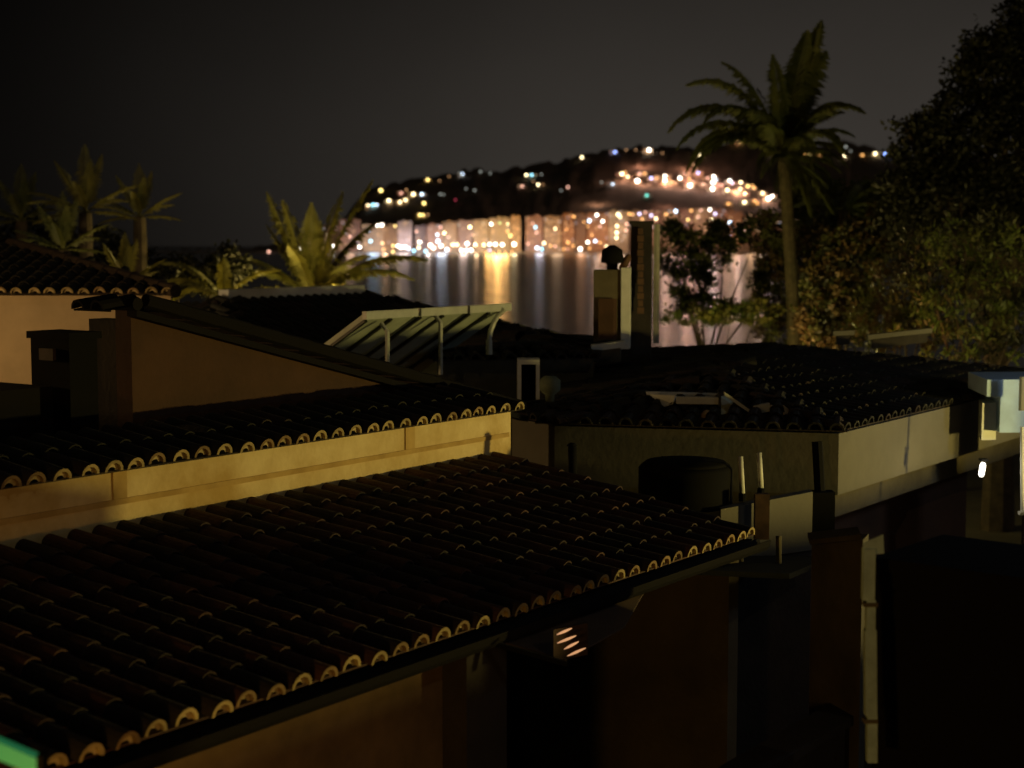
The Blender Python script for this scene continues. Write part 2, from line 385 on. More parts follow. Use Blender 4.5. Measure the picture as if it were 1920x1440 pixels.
ROAD = """1166 326 8 cream;1177 331 5 cream;1172 323 5 orange;1195 339 9 white;1199 326 6 pink;1209 325 5 orange;1221 334 6 blue;1231 333 5 orange;1247 330 6 white;1247 338 7 white;1244 344 6 orange;1275 334 7 white;1284 325 4 pink;1292 336 5 orange;1294 348 8 white;1298 341 5 pink;1309 324 6 blue;1305 316 5 dimorange;1300 309 5 dimorange;1327 334 5 pink;1338 331 7 white;1337 342 8 white;1336 354 8 white;1342 337 5 bluewhite;1368 339 7 white;1373 343 5 lavender;1364 356 7 cream;1389 342 6 cream;1388 354 5 cream;1397 363 6 cream;1402 349 6 yellow;1410 348 5 orange;1414 352 6 orange;1430 362 6 cream;1441 372 8 white;1448 368 6 white;1396 379 7 cream;1415 377 7 orange;1420 381 5 orange;1260 341 4 orange;1318 345 4 pink;1352 346 4 pink;1378 360 4 orange"""
UPPER = """1076 406 6 orange;1105 414 7 bluewhite;1119 403 6 white;1130 415 6 white;1125 425 5 pink;1159 402 7 cream;1163 407 5 cream;1180 401 6 orange;1186 402 5 orange;1199 401 6 lavender;1210 398 5 pink;1221 404 6 lavender;1204 411 5 orange;1230 410 6 cream;1249 402 6 orange;1260 402 5 orange;1267 396 7 bluewhite;1296 395 6 orange;1314 394 5 pink;1331 393 6 white;1341 401 6 lavender;1335 412 7 cream;1336 422 6 yellow;1290 412 5 yellow;1309 407 5 pink;1369 418 8 bluewhite;1397 433 6 pink;1369 437 6 lavender;1381 442 5 orange;1365 447 4 yellow;1239 426 5 green;1252 427 4 pink;1157 424 6 cream;1156 436 6 cream;1156 446 6 cream;1174 432 6 pink;1175 420 6 pink;1041 429 5 cream;656 444 5 pink;657 425 5 dimorange;691 432 7 bluewhite;707 422 6 white;716 422 7 white;741 424 5 yellow;781 434 5 pink;833 437 6 cream;826 426 5 pink;807 429 4 grey;820 440 5 bluewhite;841 445 4 pink;860 422 5 grey;881 426 7 cream;886 440 4 pink;906 420 5 grey;921 420 6 white;937 418 5 green;952 420 4 cream;952 434 6 orange;957 442 6 yellow;999 419 4 pink;1004 426 6 cyan;1006 436 5 pink;616 441 5 cream;629 429 6 pink;1110 441 4 orange;1102 424 4 orange;1095 416 4 orange;1062 430 4 orange;1200 425 5 pink;1216 418 5 orange"""
QUAY = """674 463 7 white;695 452 6 cyan;717 456 5 orange;719 468 5 orange;737 461 5 yellow;737 472 5 yellow;746 461 6 white;752 464 6 white;759 463 7 white;766 466 6 bluewhite;776 470 6 cyan;787 454 6 white;785 464 6 cream;798 471 6 cyan;807 460 7 white;813 465 6 white;821 452 7 bluewhite;827 461 7 white;838 468 7 bluewhite;849 459 6 cream;857 459 6 cream;876 457 7 white;865 469 6 white;875 469 6 white;884 469 6 white;891 459 6 cream;907 459 6 cream;918 458 6 white;918 469 5 lavender;929 458 7 white;942 459 7 white;964 458 8 white;990 457 5 pink;1007 465 7 bluewhite;1016 467 6 cyan;1020 456 6 cream;1032 461 5 orange;1065 455 6 orange;1057 467 5 orange;1064 467 4 pink;1102 454 6 white;1116 452 6 bluewhite;1088 467 8 white;1075 461 5 orange;1105 466 5 orange;504 472 6 pink;559 468 8 white;614 451 5 pink;626 462 7 white;648 470 5 orange;652 481 4 yellow;991 478 4 cream;1009 479 5 bluewhite;866 480 4 pink;843 469 4 pink;960 472 4 orange;936 473 5 orange;925 474 5 orange;912 473 5 orange;948 474 5 orange;1041 462 5 pink;1125 455 5 orange;1137 462 5 cream"""
def parse(tx):
    out = []
    for q in tx.replace('\n', '').split(';'):
        x, y, r, c_ = q.split(); out.append((float(x), float(y), float(r), c_))
    return sorted(out)
LAMPS = []
lampcount = {}
def lamp(x, y, r, c_, D, base_z, where, kind, group, name):
    """a globe lamp on its pole, one mesh"""
    p = P(x, y, D)
    rad = r * 0.36 * D / F
    mb = MB(); mb.sphere(p, rad, 'lamp_' + c_, 8, 5)
    if base_z is None: bz = p.z - rad - 6
    else: bz = min(base_z, p.z - rad)
    mb.tube([Vector((p.x, p.y, bz)), Vector((p.x, p.y, p.z - rad * 0.9))], 0.22, 'pole', 4)
    o = mb.build(name, smooth=True, origin=Vector((p.x, p.y, bz)))
    key = (c_, where); i = lampcount.get(key, 0); lampcount[key] = i + 1
    w_ = WORD.get(c_, c_)
    tag(o, None, kind, group)
    LAMPS.append((o, x, y, c_, where, i, kind, p, key))
    return o
for x, y, r, c_ in parse(HILL):
    t_ = on_hill(x, y + 5); D = D0 + (D1 - D0) * t_ - 6
    lamp(x, y, r, c_, D, None, 'on the dark far hillside', 'lamp', 'scattered lamps on the far hillside', 'hillside_lamp')
for x, y, r, c_ in parse(ROAD):
    t_ = on_hill(x, y + 4); D = D0 + (D1 - D0) * t_ - 5
    lamp(x, y, r, c_, D, None, 'in the bright street high on the hill', 'street lamp', 'street lamps of the bright hill street', 'street_lamp')
for x, y, r, c_ in parse(UPPER):
    D = 2443.0 if x < 1180 else 2462
    lamp(x, y, r, c_, D, None, 'before the apartment fronts above the quay', 'lamp', 'lamps before the far apartment fronts', 'terrace_lamp')
for x, y, r, c_ in parse(QUAY):  # low orange lamps mid-quay are added to make the orange water streak
    lamp(x, y, r, c_, 2434.0 if y < 476 else 2400.0, 2.0 if y < 476 else 0.0, 'along the far quay', 'street lamp', 'lamps along the far quay', 'quay_lamp')
for o, x, y, c_, where, i, kind, p, key in LAMPS:
    w_ = WORD.get(c_, c_); n_ = lampcount[key]
    art = '' if n_ == 1 else ordinal(i) + ' '
    o['label'] = ('only %s %s %s' % (w_, kind, where)) if n_ == 1 else '%s%s %s from the left %s' % (art, w_, kind, where)

# apartment blocks: walls, floor slabs, dark and lit windows in one mesh (a few pixels wide each)
M['win_dark'] = mat('dark_window', (0.20, 0.15, 0.12), 0.4)
M['win_lit'] = mat('lit_window', (0.3, 0.2, 0.1), 0.4, emit=(1.0, 0.66, 0.34), estr=0.95)
M['win_cool'] = mat('cool_lit_window', (0.3, 0.3, 0.3), 0.4, emit=(0.8, 0.88, 1.0), estr=0.8)
M['slab'] = mat('balcony_slab', (0.42, 0.36, 0.32), 0.8)
WALLC = {'rose': (0.52, 0.33, 0.27), 'tan': (0.52, 0.38, 0.24), 'ochre': (0.50, 0.33, 0.18), 'lavender': (0.62, 0.58, 0.72), 'mauve': (0.44, 0.36, 0.38),
         'grey': (0.50, 0.46, 0.38), 'cream': (0.62, 0.52, 0.38), 'orange': (0.50, 0.26, 0.13), 'brown': (0.34, 0.22, 0.15)}
for k, c_ in WALLC.items(): M['wall_' + k] = mat('far_wall_' + k, tuple(min(.85, q * 1.3) for q in c_), 0.9, 0.3, 0.03)
BLD = [(560, 598, 444, 'brown', 2500), (600, 633, 424, 'tan', 2490), (636, 675, 412, 'rose', 2470), (679, 720, 421, 'tan', 2462), (722, 744, 424, 'ochre', 2470), (746, 771, 415, 'lavender', 2458),
       (778, 800, 424, 'mauve', 2470), (801, 828, 421, 'rose', 2464), (830, 856, 416, 'tan', 2466), (858, 885, 414, 'mauve', 2472), (887, 915, 412, 'grey', 2462),
       (917, 955, 409, 'grey', 2466), (957, 976, 407, 'tan', 2460), (986, 1018, 406, 'rose', 2468), (1021, 1052, 405, 'tan', 2463), (1054, 1076, 402, 'orange', 2468),
       (1078, 1100, 400, 'brown', 2474), (1102, 1140, 399, 'orange', 2470), (1142, 1178, 396, 'cream', 2466), (1181, 1212, 396, 'tan', 2490), (1214, 1240, 395, 'rose', 2496),
       (1243, 1272, 394, 'tan', 2490), (1275, 1300, 392, 'rose', 2500), (1303, 1330, 391, 'tan', 2494), (1333, 1360, 393, 'rose', 2500), (1363, 1392, 398, 'orange', 2492),
       (1395, 1425, 402, 'brown', 2500), (1428, 1470, 408, 'brown', 2498), (1474, 1510, 412, 'tan', 2505)]
CWORD = {'rose': 'rose-pink', 'mauve': 'mauve-grey', 'grey': 'pale grey', 'lavender': 'lavender-white', 'orange': 'orange-lit', 'tan': 'tan', 'ochre': 'ochre', 'cream': 'cream', 'brown': 'brown'}
rr = random.Random(11); bc = {}
for x0, x1, yt, c_, D in BLD: bc[c_] = bc.get(c_, 0) + 1
bi = {}
for bn, (x0, x1, yt, c_, D) in enumerate(BLD):
    a_ = P(x0, yt, D); b_ = P(x1, yt, D)
    dep = rr.uniform(11, 16); h = a_.z; X0, X1, Y = a_.x, b_.x, a_.y; wk = 'wall_' + c_
    mb = MB()
    turn = rr.uniform(-3, 3)
    base = 1.5
    mb.hexa([Vector((X0, Y, base)), Vector((X1, Y + turn, base)), Vector((X1, Y + dep, base)), Vector((X0, Y + dep, base)),
             Vector((X0, Y, h)), Vector((X1, Y + turn, h)), Vector((X1, Y + dep, h)), Vector((X0, Y + dep, h))], wk)
    W = X1 - X0
    # stair head or water tank on the flat roof
    for _ in range(rr.choice((1, 2, 2))):
        cx = X0 + W * rr.uniform(0.2, 0.8); s_ = rr.uniform(1.2, 3)
        mb.box((cx, Y + 6, h + s_ * .5), (s_, 0, 0), (0, 3, 0), (0, 0, s_ * .5), wk)
    nf = max(3, int((h - base) / 3.3)); fh = (h - base) / nf
    nc = max(3, int(W / 3.6)); cw = W / nc
    for f_ in range(nf):
        z = base + f_ * fh
        if rr.random() < 0.9:
            xa = X0 + W * 0.03; xb = X1 - W * 0.03
            ya = Y + turn * 0.5
            mb.hexa([Vector((xa, Y - 1.3, z)), Vector((xb, Y + turn - 1.3, z)), Vector((xb, Y + turn - 0.01, z)), Vector((xa, Y - 0.01, z)),
                     Vector((xa, Y - 1.3, z + .35)), Vector((xb, Y + turn - 1.3, z + .35)), Vector((xb, Y + turn - .01, z + .35)), Vector((xa, Y - .01, z + .35))], 'slab')
        for q in range(nc):
            xa = X0 + (q + 0.2) * cw; xb = X0 + (q + 0.75) * cw
            ya = Y + turn * (q + .2) / nc - 0.3; yb = Y + turn * (q + .75) / nc - 0.3
            k = 'win_lit' if rr.random() < 0.07 else ('win_cool' if rr.random() < 0.03 else 'win_dark')
            mb.hexa([Vector((xa, ya, z + 0.9)), Vector((xb, yb, z + 0.9)), Vector((xb, yb + .28, z + 0.9)), Vector((xa, ya + .28, z + 0.9)),
                     Vector((xa, ya, z + 2.5)), Vector((xb, yb, z + 2.5)), Vector((xb, yb + .28, z + 2.5)), Vector((xa, ya + .28, z + 2.5))], k)
    o = mb.build('apartment_block', origin=Vector(((X0 + X1) / 2, Y + dep / 2, base)))
    i = bi.get(c_, 0); bi[c_] = i + 1
    lab = ('only %s apartment block on the far waterfront' % CWORD[c_]) if bc[c_] == 1 else '%s %s apartment block from the left on the far waterfront' % (ordinal(i), CWORD[c_])
    tag(o, lab, 'apartment block', 'apartment blocks along the far waterfront')

# small houses among the hill lamps
M['roof_far'] = mat('far_roof', (0.18, 0.08, 0.05), 0.9)
rr = random.Random(4)
def small_house(x, y, D, wpx, hpx, wk, lab):
    c = P(x, y, D); w_ = wpx * D / F / 2; h = hpx * D / F
    mb = MB(); d_ = rr.uniform(4, 6)
    mb.box((c.x, c.y + d_, c.z - h * .5 - 3), (w_, rr.uniform(-1, 1), 0), (0, d_, 0), (0, 0, h * .5 + 3), wk)
    zt = c.z + 0.02; e = 0.5; rt = 1.5
    A_, B_, C_, D_ = Vector((c.x - w_ - e, c.y - e, zt)), Vector((c.x + w_ + e, c.y - e, zt)), Vector((c.x + w_ + e, c.y + 2 * d_ + e, zt)), Vector((c.x - w_ - e, c.y + 2 * d_ + e, zt))
    r1 = Vector((c.x - w_ * .4, c.y + d_, zt + rt)); r2 = Vector((c.x + w_ * .4, c.y + d_, zt + rt))
    mb.add([A_, B_, C_, D_, r1, r2], [(0, 1, 5, 4), (1, 2, 5), (2, 3, 4, 5), (3, 0, 4), (3, 2, 1, 0)], 'roof_far')
    for q in range(max(2, int(w_ / 2))):
        xx = c.x - w_ * .8 + 1.6 * w_ * (q + .5) / max(2, int(w_ / 2))
        mb.box((xx, c.y - 0.12, c.z - min(h, 4) * .45), (.7, 0, 0), (0, .1, 0), (0, 0, .8), 'win_lit' if rr.random() < .5 else 'win_dark')
    o = mb.build('hillside_house', origin=Vector((c.x, c.y + d_, c.z - h - 3)))
    tag(o, lab, 'house', 'houses on the far hillside')
hl = [q for q in LAMPS if q[4].startswith(('on the dark', 'in the bright')) and q[3] not in ('grey', 'red', 'dimorange')]
for q in hl:
    o, x, y, c_, where, i, kind, p, key = q
    dens = 1.0 if where.startswith('in the bright') else 0.65
    if rr.random() > dens: continue
    t_ = on_hill(x, y + 6); D = D0 + (D1 - D0) * t_ + 4
    wk = rr.choice(['wall_rose', 'wall_cream', 'wall_tan', 'wall_tan', 'wall_grey'])
    nm = {'wall_rose': 'pink', 'wall_cream': 'cream', 'wall_tan': 'tan', 'wall_grey': 'grey'}[wk]
    small_house(x + rr.uniform(-3, 3), y - rr.uniform(0, 3), D, rr.uniform(13, 19), rr.uniform(7, 10), wk,
                'small %s house behind %s' % (nm, 'the ' + o['label'].replace('from the left ', '').replace('scattered ', '').replace(' in the bright street high on the hill', ' of the bright hill street').replace('on the dark far hillside', 'on the hillside')))
# added point lights without lamps: brighten fronts and hill, make the water streaks
GL = [(655, 452, 1, (1, .62, .42), 6), (700, 458, 1.0, (.55, .75, 1), 9), (722, 456, 1, (1, .55, .30), 4), (757, 452, 1.0, (1, .72, .66), 9), (803, 455, .6, (1, .8, .7), 3), (828, 455, 1.3, (.72, .82, 1), 8),
      (868, 452, 1, (1, .72, .6), 6), (893, 457, .7, (1, .62, .36), 2.5), (916, 432, 2.6, (1, .50, .14), 5), (932, 425, 6.5, (1, .52, .15), 7), (947, 434, 2.6, (1, .52, .16), 6), (964, 455, .7, (1, .78, .4), 4),
      (1012, 456, .7, (.9, .85, 1), 6), (1045, 448, .6, (1, .64, .38), 9), (1090, 445, .8, (1, .46, .22), 8), (1130, 440, .8, (1, .52, .3), 8), (1160, 430, .9, (1, .70, .48), 8), (1210, 425, 1, (1, .6, .42), 8),
      (1260, 425, 1, (1, .55, .4), 8), (1320, 422, 1.2, (1, .6, .45), 8), (1370, 440, 1.3, (1, .56, .3), 10), (1410, 440, 1.0, (1, .56, .3), 8),
      (1170, 328, 1.2, (1, .55, .38), 3), (1205, 333, 1.4, (1, .58, .42), 3), (1250, 335, 1.6, (1, .58, .42), 3), (1290, 338, 1.8, (1, .58, .45), 3), (1310, 320, 1.0, (1, .5, .34), 3),
      (1340, 343, 2.2, (1, .6, .48), 3), (1385, 352, 2.0, (1, .6, .45), 3), (1430, 366, 1.8, (1, .6, .45), 3), (1200, 300, 1.6, (1, .5, .34), 6), (1290, 305, 1.6, (1, .5, .34), 6), (1250, 375, .5, (1, .5, .36), 6), (1360, 385, .5, (1, .5, .36), 6),
      (1120, 370, .8, (1, .6, .4), 6), (745, 368, .3, (1, .7, .4), 3)]
for i, (x, y, pw, c_, rad_) in enumerate(GL):
    ld = bpy.data.lights.new('fill_glow', 'POINT'); ld.energy = 24000 * pw * (1.5 if y < 400 else 1); ld.color = c_; ld.shadow_soft_size = rad_
    D = (2375 if 905 < x < 955 else 2432) if x < 1180 else 2446
    lo = bpy.data.objects.new('fill_glow', ld); COL.objects.link(lo)
    if y < 400: 
        t_ = on_hill(x, y + 12); D = D0 + (D1 - D0) * t_ - 14
    lo.location = P(x, y, D)

# ------------------------------------------------------------------ near house: long tiled roof with a stepped wall
TA = 0.172
U = A3; V = Vector((-BX.x, -BX.y, TA)).normalized(); NN = U.cross(V).normalized()
if NN.z < 0: NN = -NN
hA = thing('tiled_house', L(3, -1.5, -5.8), 'near house with long barrel tiled roof and yellow stepped wall', 'house')
S0, S1 = -3.84, 8.16
def f_(mb): tile_field(mb, L(S0, 0.0, -2.80), U, V, NN, 50, 8, pu=0.24, pv=0.375, ends='tile_end', seg=8)
part('lower_roof', f_, hA)
def f_(mb):
    mb.lbox(S0, 8.34, -3.15, -2.95, -2.5, -1.80, 'render_yellow')
    # thin ledge course and three flat piers on the wall
part('stepped_wall', f_, hA)
def f_(mb):
    mb.lbox(S0, 8.30, -2.95, -2.94, -2.075, -2.03, 'stain')
part('ledge', f_, hA)
for s in (2.9, 6.55):
    def f_(mb, s=s): mb.lbox(s, s + 0.14, -2.95, -2.937, -2.028, -1.80, 'stain')
    part('wall_pier', f_, hA)
TU = 0.2
V2 = Vector((-BX.x, -BX.y, TU)).normalized(); N2 = U.cross(V2).normalized()
if N2.z < 0: N2 = -N2
def f_(mb): tile_field(mb, L(S0 + 0.04, -2.87, -1.80), U, V2, N2, 51, 2, pu=0.24, pv=0.43, k='tile_old', ends='tile_end', seg=8)
part('upper_roof', f_, hA)
def f_(mb): mb.lbox(S0, 8.3, -4.0, -3.70, -2.2, -1.68, 'gutter')
part('back_flashing', f_, hA)
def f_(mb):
    mb.lbox(S0, 3.6, -0.42, -0.20, -6.0, -2.93, 'render_ochre'); mb.lbox(3.6, 8.05, -2.75, -2.6, -6.0, -2.93, 'render_dark')  # second stretch set back and darkened, so it reads as unlit
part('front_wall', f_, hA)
def f_(mb):
    mb.lbox(8.05, 8.25, -2.95, -0.20, -6.0, -2.72, 'render_olive')
part('end_wall', f_, hA)
def f_(mb): mb.lbox(S0, 8.16, -0.16, -0.02, -2.93, -2.835, 'gutter')
part('eaves_board', f_, hA)
def f_(mb):
    pr = [(0.015, 0.0), (0.03, -0.06), (0.07, -0.10), (0.11, -0.10), (0.14, -0.06), (0.15, 0.0), (0.14, 0.0), (0.13, -0.05), (0.105, -0.085), (0.075, -0.085), (0.04, -0.05), (0.027, 0.0)]
    a_ = [L(S0, w, -2.835 + z) for w, z in pr]; b_ = [L(8.22, w, -2.835 + z) for w, z in pr]
    n = len(pr)
    mb.add(a_ + b_, [(i, (i + 1) % n, n + (i + 1) % n, n + i) for i in range(n)] + [tuple(range(n)), tuple(range(n, 2 * n))], 'gutter')
part('gutter', f_, hA)
for s in (3.55,):
    def f_(mb, s=s): mb.lbox(s, s + 0.5, -0.20, 0.02, -6.0, -2.96, 'render_dark')
    part('pillar', f_, hA)

# gabled wing behind the upper roof, with its brown gable wall
hC = thing('gabled_house', L(6, -5, -5.8), 'dark tiled gable roof over a brown wall behind the stepped wall', 'house')
def f_(mb):
    # triangular gable wall at w = -4
    p = [L(4.06, -4.0, -3), L(9.6, -4.0, -3), L(9.6, -4.0, -1.96), L(4.06, -4.0, -0.605)]
    q = [v_ - B3 * 0.2 for v_ in p]
    mb.add(p + q, [(0, 1, 2, 3), (7, 6, 5, 4), (0, 4, 5, 1), (1, 5, 6, 2), (2, 6, 7, 3), (3, 7, 4, 0)], 'render_brown')
part('gable_wall', f_, hC)
def f_(mb): mb.lbox(4.06, 4.26, -4.55, -4.2, -3, -0.70, 'render_dark')
part('side_wall', f_, hC)
def f_(mb): mb.lbox(-2.5, 3.4, -7.0, -4.25, -3.2, -1.24, 'gutter')  # dark box in place of the shadow on the pale house's lower wall
part('shade_block', f_, hC)
rk = 0.245
UC = -B3; VC = Vector((-A3.x, -A3.y, rk)).normalized(); NC = VC.cross(UC).normalized()
if NC.z < 0: NC = -NC
def f_(mb):
    LC_ = 6.2; hz = math.hypot(VC.x, VC.y)
    tile_field(mb, L(9.9, -3.86, -0.55 - rk * (9.9 - 4.0)), UC, VC, NC, 9, int(5.9 / hz / 0.38), lambda cu, cv: cu < 0.5 + max(0, 4.4 - cv), k='tile_old', seg=6)
    VD = Vector((A3.x, A3.y, 0.17)).normalized(); ND = VD.cross(UC).normalized()
    if ND.z < 0: ND = -ND
    tile_field(mb, L(3.72, -3.86, -0.61), UC, VD, ND, 2, 1, pv=0.34, k='gutter', seg=6)
    cap_line(mb, L(4.0, -3.84, -0.56), L(4.0, -4.36, -0.56), 'gutter', r=0.06)
    for sg in (0, 1, 2, 3, 4, 5, 6, 7, 8, 9, 10, 11, 12, 13):
        s_ = 4.1 + sg * 0.41
        cap = [L(s_, -3.86, -0.50 - rk * (s_ - 4.0)), L(s_ + 0.44, -3.86, -0.50 - rk * (s_ + 0.44 - 4.0))]
        mb.tube(cap, [0.06, 0.07], 'gutter', 8)
part('roof', f_, hC)
def f_(mb):
    a_ = [L(4.0, -3.86, -0.60), L(10.0, -3.86, -0.60 - rk * 6.0)]
    mb.hexa([a_[0] - UP * .06, a_[1] - UP * .06, a_[1] - UP * .06 - B3 * .12, a_[0] - UP * .06 - B3 * .12, a_[0], a_[1], a_[1] - B3 * .12, a_[0] - B3 * .12], 'gutter')
part('barge_board', f_, hC)
# dark chimney left of the gable
hh = thing('broad_chimney', L(3.7, -4.5, -3), 'dark broad chimney stack left of the brown gable wall', 'chimney')
def f_(mb): mb.lbox(3.42, 3.72, -4.55, -4.05, -3.0, -0.84, 'black')
part('stack', f_, hh)
def f_(mb): mb.lbox(3.40, 3.75, -4.58, -4.02, -0.84, -0.78, 'black')
part('cap', f_, hh)
def f_(mb): mb.lbox(3.385, 3.42, -4.40, -4.22, -1.02, -0.92, 'wood')
part('vent_brick', f_, hh)

# upper left house
hD = thing('pale_house', P(60, 900, 23), 'pale house at the upper left with hollow tile ends along its eave', 'house')
pD0 = P(-260, 558, 23.0); pD1 = P(330, 552, 23.0); pD0.z = pD1.z = CAMZ - 0.78
uD = (pD1 - pD0); lenD = uD.length; uD = uD.normalized(); inD = Vector((-uD.y, uD.x, 0))
vD = Vector((inD.x, inD.y, 0.20)).normalized(); nD = uD.cross(vD).normalized()
if nD.z < 0: nD = -nD
nuD = int(lenD / 0.24); offD = lenD - nuD * 0.24
def f_(mb):
    def test(cu, cv): return cu + cv * 1.0 < lenD + 0.1 - 0.0 and cv < 3.4
    tile_field(mb, pD0 + uD * offD, uD, vD, nD, nuD, 10, test, k='tile_old', ends='tile_end', seg=8)
    hp0 = pD1 + UP * 0.04; hp1 = pD0 + uD * (lenD - 3.4) + vD * 3.4 + UP * 0.06
    cap_line(mb, hp0, hp1, 'tile_old')
part('roof', f_, hD)
def f_(mb):
    a_ = pD0 + inD * 0.12; b_ = pD1 - uD * 0.1 + inD * 0.12
    c_ = b_ + inD * 3.3 - uD * 3.3; d_ = a_ + inD * 3.3
    pl = [a_, b_, c_, d_]
    mb.prism([(q.x, q.y) for q in pl], CAMZ - 6.5, CAMZ - 0.80, 'render_tan')
    mb.add([Vector((b_.x, b_.y, CAMZ - 0.79)), Vector((c_.x, c_.y, CAMZ - 0.79)), Vector((c_.x, c_.y, CAMZ - 0.14))], [(0, 1, 2)], 'render_tan')
part('wall', f_, hD)

# ------------------------------------------------------------------ house with the ridge behind the solar panels
hF = thing('hipped_house', P(800, 900, 34), 'tiled hipped roof with a pale ridge behind the solar panels', 'house')
EF = L(22.4, -10.85, 0); plF = []
zF = -2.12
fl = [(12.2, -10.95), (22.3, -10.95), (22.3, -17.4), (12.2, -17.4)]
plF = [L(s, w, 0) for s, w in fl]
def f_(mb): hip_roof(mb, [(p.x, p.y) for p in plF], CAMZ + zF, 0.32, k='tile_old', skip=(2,))
part('roof', f_, hF)
def f_(mb):
    zr = zF + 0.32 * 3.2 + 0.04
    mb.lbox(15.3, 19.1, -14.30, -14.05, zr - 0.06, zr + 0.16, 'white')
part('ridge', f_, hF)
def f_(mb): mb.prism([(p.x, p.y) for p in (L(12.6, -11.3, 0), L(22, -11.3, 0), L(22, -17, 0), L(12.6, -17, 0))], CAMZ - 7, CAMZ + zF - 0.03, 'render_olive')
part('wall', f_, hF)

# solar collectors on their frame (seen from behind)
TS = math.radians(31)
dn = Vector((-BX.x * math.cos(TS), -BX.y * math.cos(TS), -math.sin(TS)))
nrm = A3.cross(dn).normalized()
if nrm.z < 0: nrm = -nrm
segs = [(9.53, 10.55, 'left end solar collector with white top rail, on the dark gable roof'), (10.61, 11.60, 'middle solar collector of the tilted row above the brown gable'),
        (11.66, 12.62, 'right end solar collector of the row, nearest the water')]
for i, (s0, s1, lb) in enumerate(segs):
    e = thing('solar_collector', L((s0 + s1) / 2, -6.0, -1.7), lb, 'solar collector', 'tilted solar collectors on the gable roof')
    ln = 2.1
    def f_(mb):
        c = (L(s0, -6, -0.94) + L(s1, -6, -0.94)) / 2 + dn * ln / 2
        mb.box(c, A3 * ((s1 - s0) / 2 - 0.01), dn * ln / 2, nrm * 0.03, 'glass_back')
    part('panel', f_, e)
    def f_(mb):
        c = (L(s0, -5.97, -0.92) + L(s1, -5.97, -0.92)) / 2
        mb.box(c, A3 * ((s1 - s0) / 2), B3 * 0.035, UP * 0.05, 'rail')
    part('top_rail', f_, e)
    for q in (0.04, 0.52):
        def f_(mb):
            c = L(s0 + (s1 - s0) * q, -6, -0.96) + dn * ln / 2 - nrm * 0.03
            mb.box(c, A3 * 0.03, dn * ln / 2, nrm * 0.015, 'rafter')
        part('rafter', f_, e)
    if i < 2:
        sx = (9.86, 10.94)[i]
        zt = (-1.13, -1.06)[i]; zb = (-1.46, -1.68)[i]
        def f_(mb): mb.tube([L(sx, -5.88, zb - 0.06), L(sx, -5.88, zt), L(sx, -5.98, zt + 0.10)], 0.028, 'rail', 8)
        part('leg', f_, e)
e = thing('curved_pipe', L(12.6, -6, -1.6), 'pale curved pipe bending down at the right end of the solar collectors', 'pipe')
def f_(mb):
    pts = [(946, 580), (935, 590), (926, 604), (920, 620), (917, 637)]
    mb.tube([P(x, y, 21.9) for x, y in pts], 0.035, 'rail', 8)
part('bend', f_, e)
def f_(mb): mb.tube([P(917, 637, 21.9), P(917, 665, 21.9)], 0.045, 'rail', 8)
part('foot', f_, e)

# low block with parapet behind the corner of the stepped wall
hG = thing('low_block', P(950, 900, 23), 'low dark olive building with a tiled top between gable and chimneys', 'building')
def f_(mb): mb.prism([(p.x, p.y) for p in (P(820, 690, 22.2), P(1112, 668, 22.6), P(1118, 668, 26), P(840, 690, 26))], CAMZ - 6, CAMZ - 1.66, 'render_olive')
part('wall', f_, hG)
def f_(mb):
    pl = [P(812, 690, 22.0), P(1118, 668, 22.4), P(1126, 668, 26.2), P(834, 690, 26.2)]
    hip_roof(mb, [(p.x, p.y) for p in pl], CAMZ - 1.66, 0.12, k='tile_old')
part('roof', f_, hG)
e = thing('roof_vent', P(991, 740, 20), 'small white framed opening with a black inside, above the tile end', 'roof vent')
def f_(mb):
    c0 = P(970, 676, 20); c1 = P(1012, 674, 20); zt = CAMZ - 1.49; zb = CAMZ - 2.05
    def bx(xa, xb, z0, z1): 
        mb.hexa([Vector((xa, c0.y, z0)), Vector((xb, c0.y, z0)), Vector((xb, c0.y + .35, z0)), Vector((xa, c0.y + .35, z0)), Vector((xa, c0.y, z1)), Vector((xb, c0.y, z1)), Vector((xb, c0.y + .35, z1)), Vector((xa, c0.y + .35, z1))], 'white')
    bx(c0.x, c1.x, zt - 0.06, zt); bx(c0.x, c0.x + .05, zb, zt - .06); bx(c1.x - .045, c1.x, zb, zt - .06)
part('frame', f_, e)
def f_(mb):
    c0 = P(970, 676, 20); c1 = P(1012, 674, 20)
    mb.hexa([Vector((a_, b_, c_)) for c_ in (CAMZ - 2.05, CAMZ - 1.55) for a_, b_ in ((c0.x + .05, c0.y + .3), (c1.x - .045, c0.y + .3), (c1.x - .045, c0.y + .34), (c0.x + .05, c0.y + .34))], 'black')
part('inside', f_, e)
e = thing('round_cowl', P(1032, 745, 19.6), 'pale grey-green round cowl beside the small white framed opening', 'vent cowl')
def f_(mb):
    c = P(1031, 722, 19.6)
    pts = [c + Vector((0, 0, -0.30)), c + Vector((0, 0, -0.12)), c + Vector((0, 0, -0.06)), c + Vector((0, 0, 0.06)), c + Vector((0, 0, 0.11))]
    mb.tube(pts, [0.06, 0.06, 0.13, 0.135, 0.07], 'cowl', 12)
part('hood', f_, e, True)

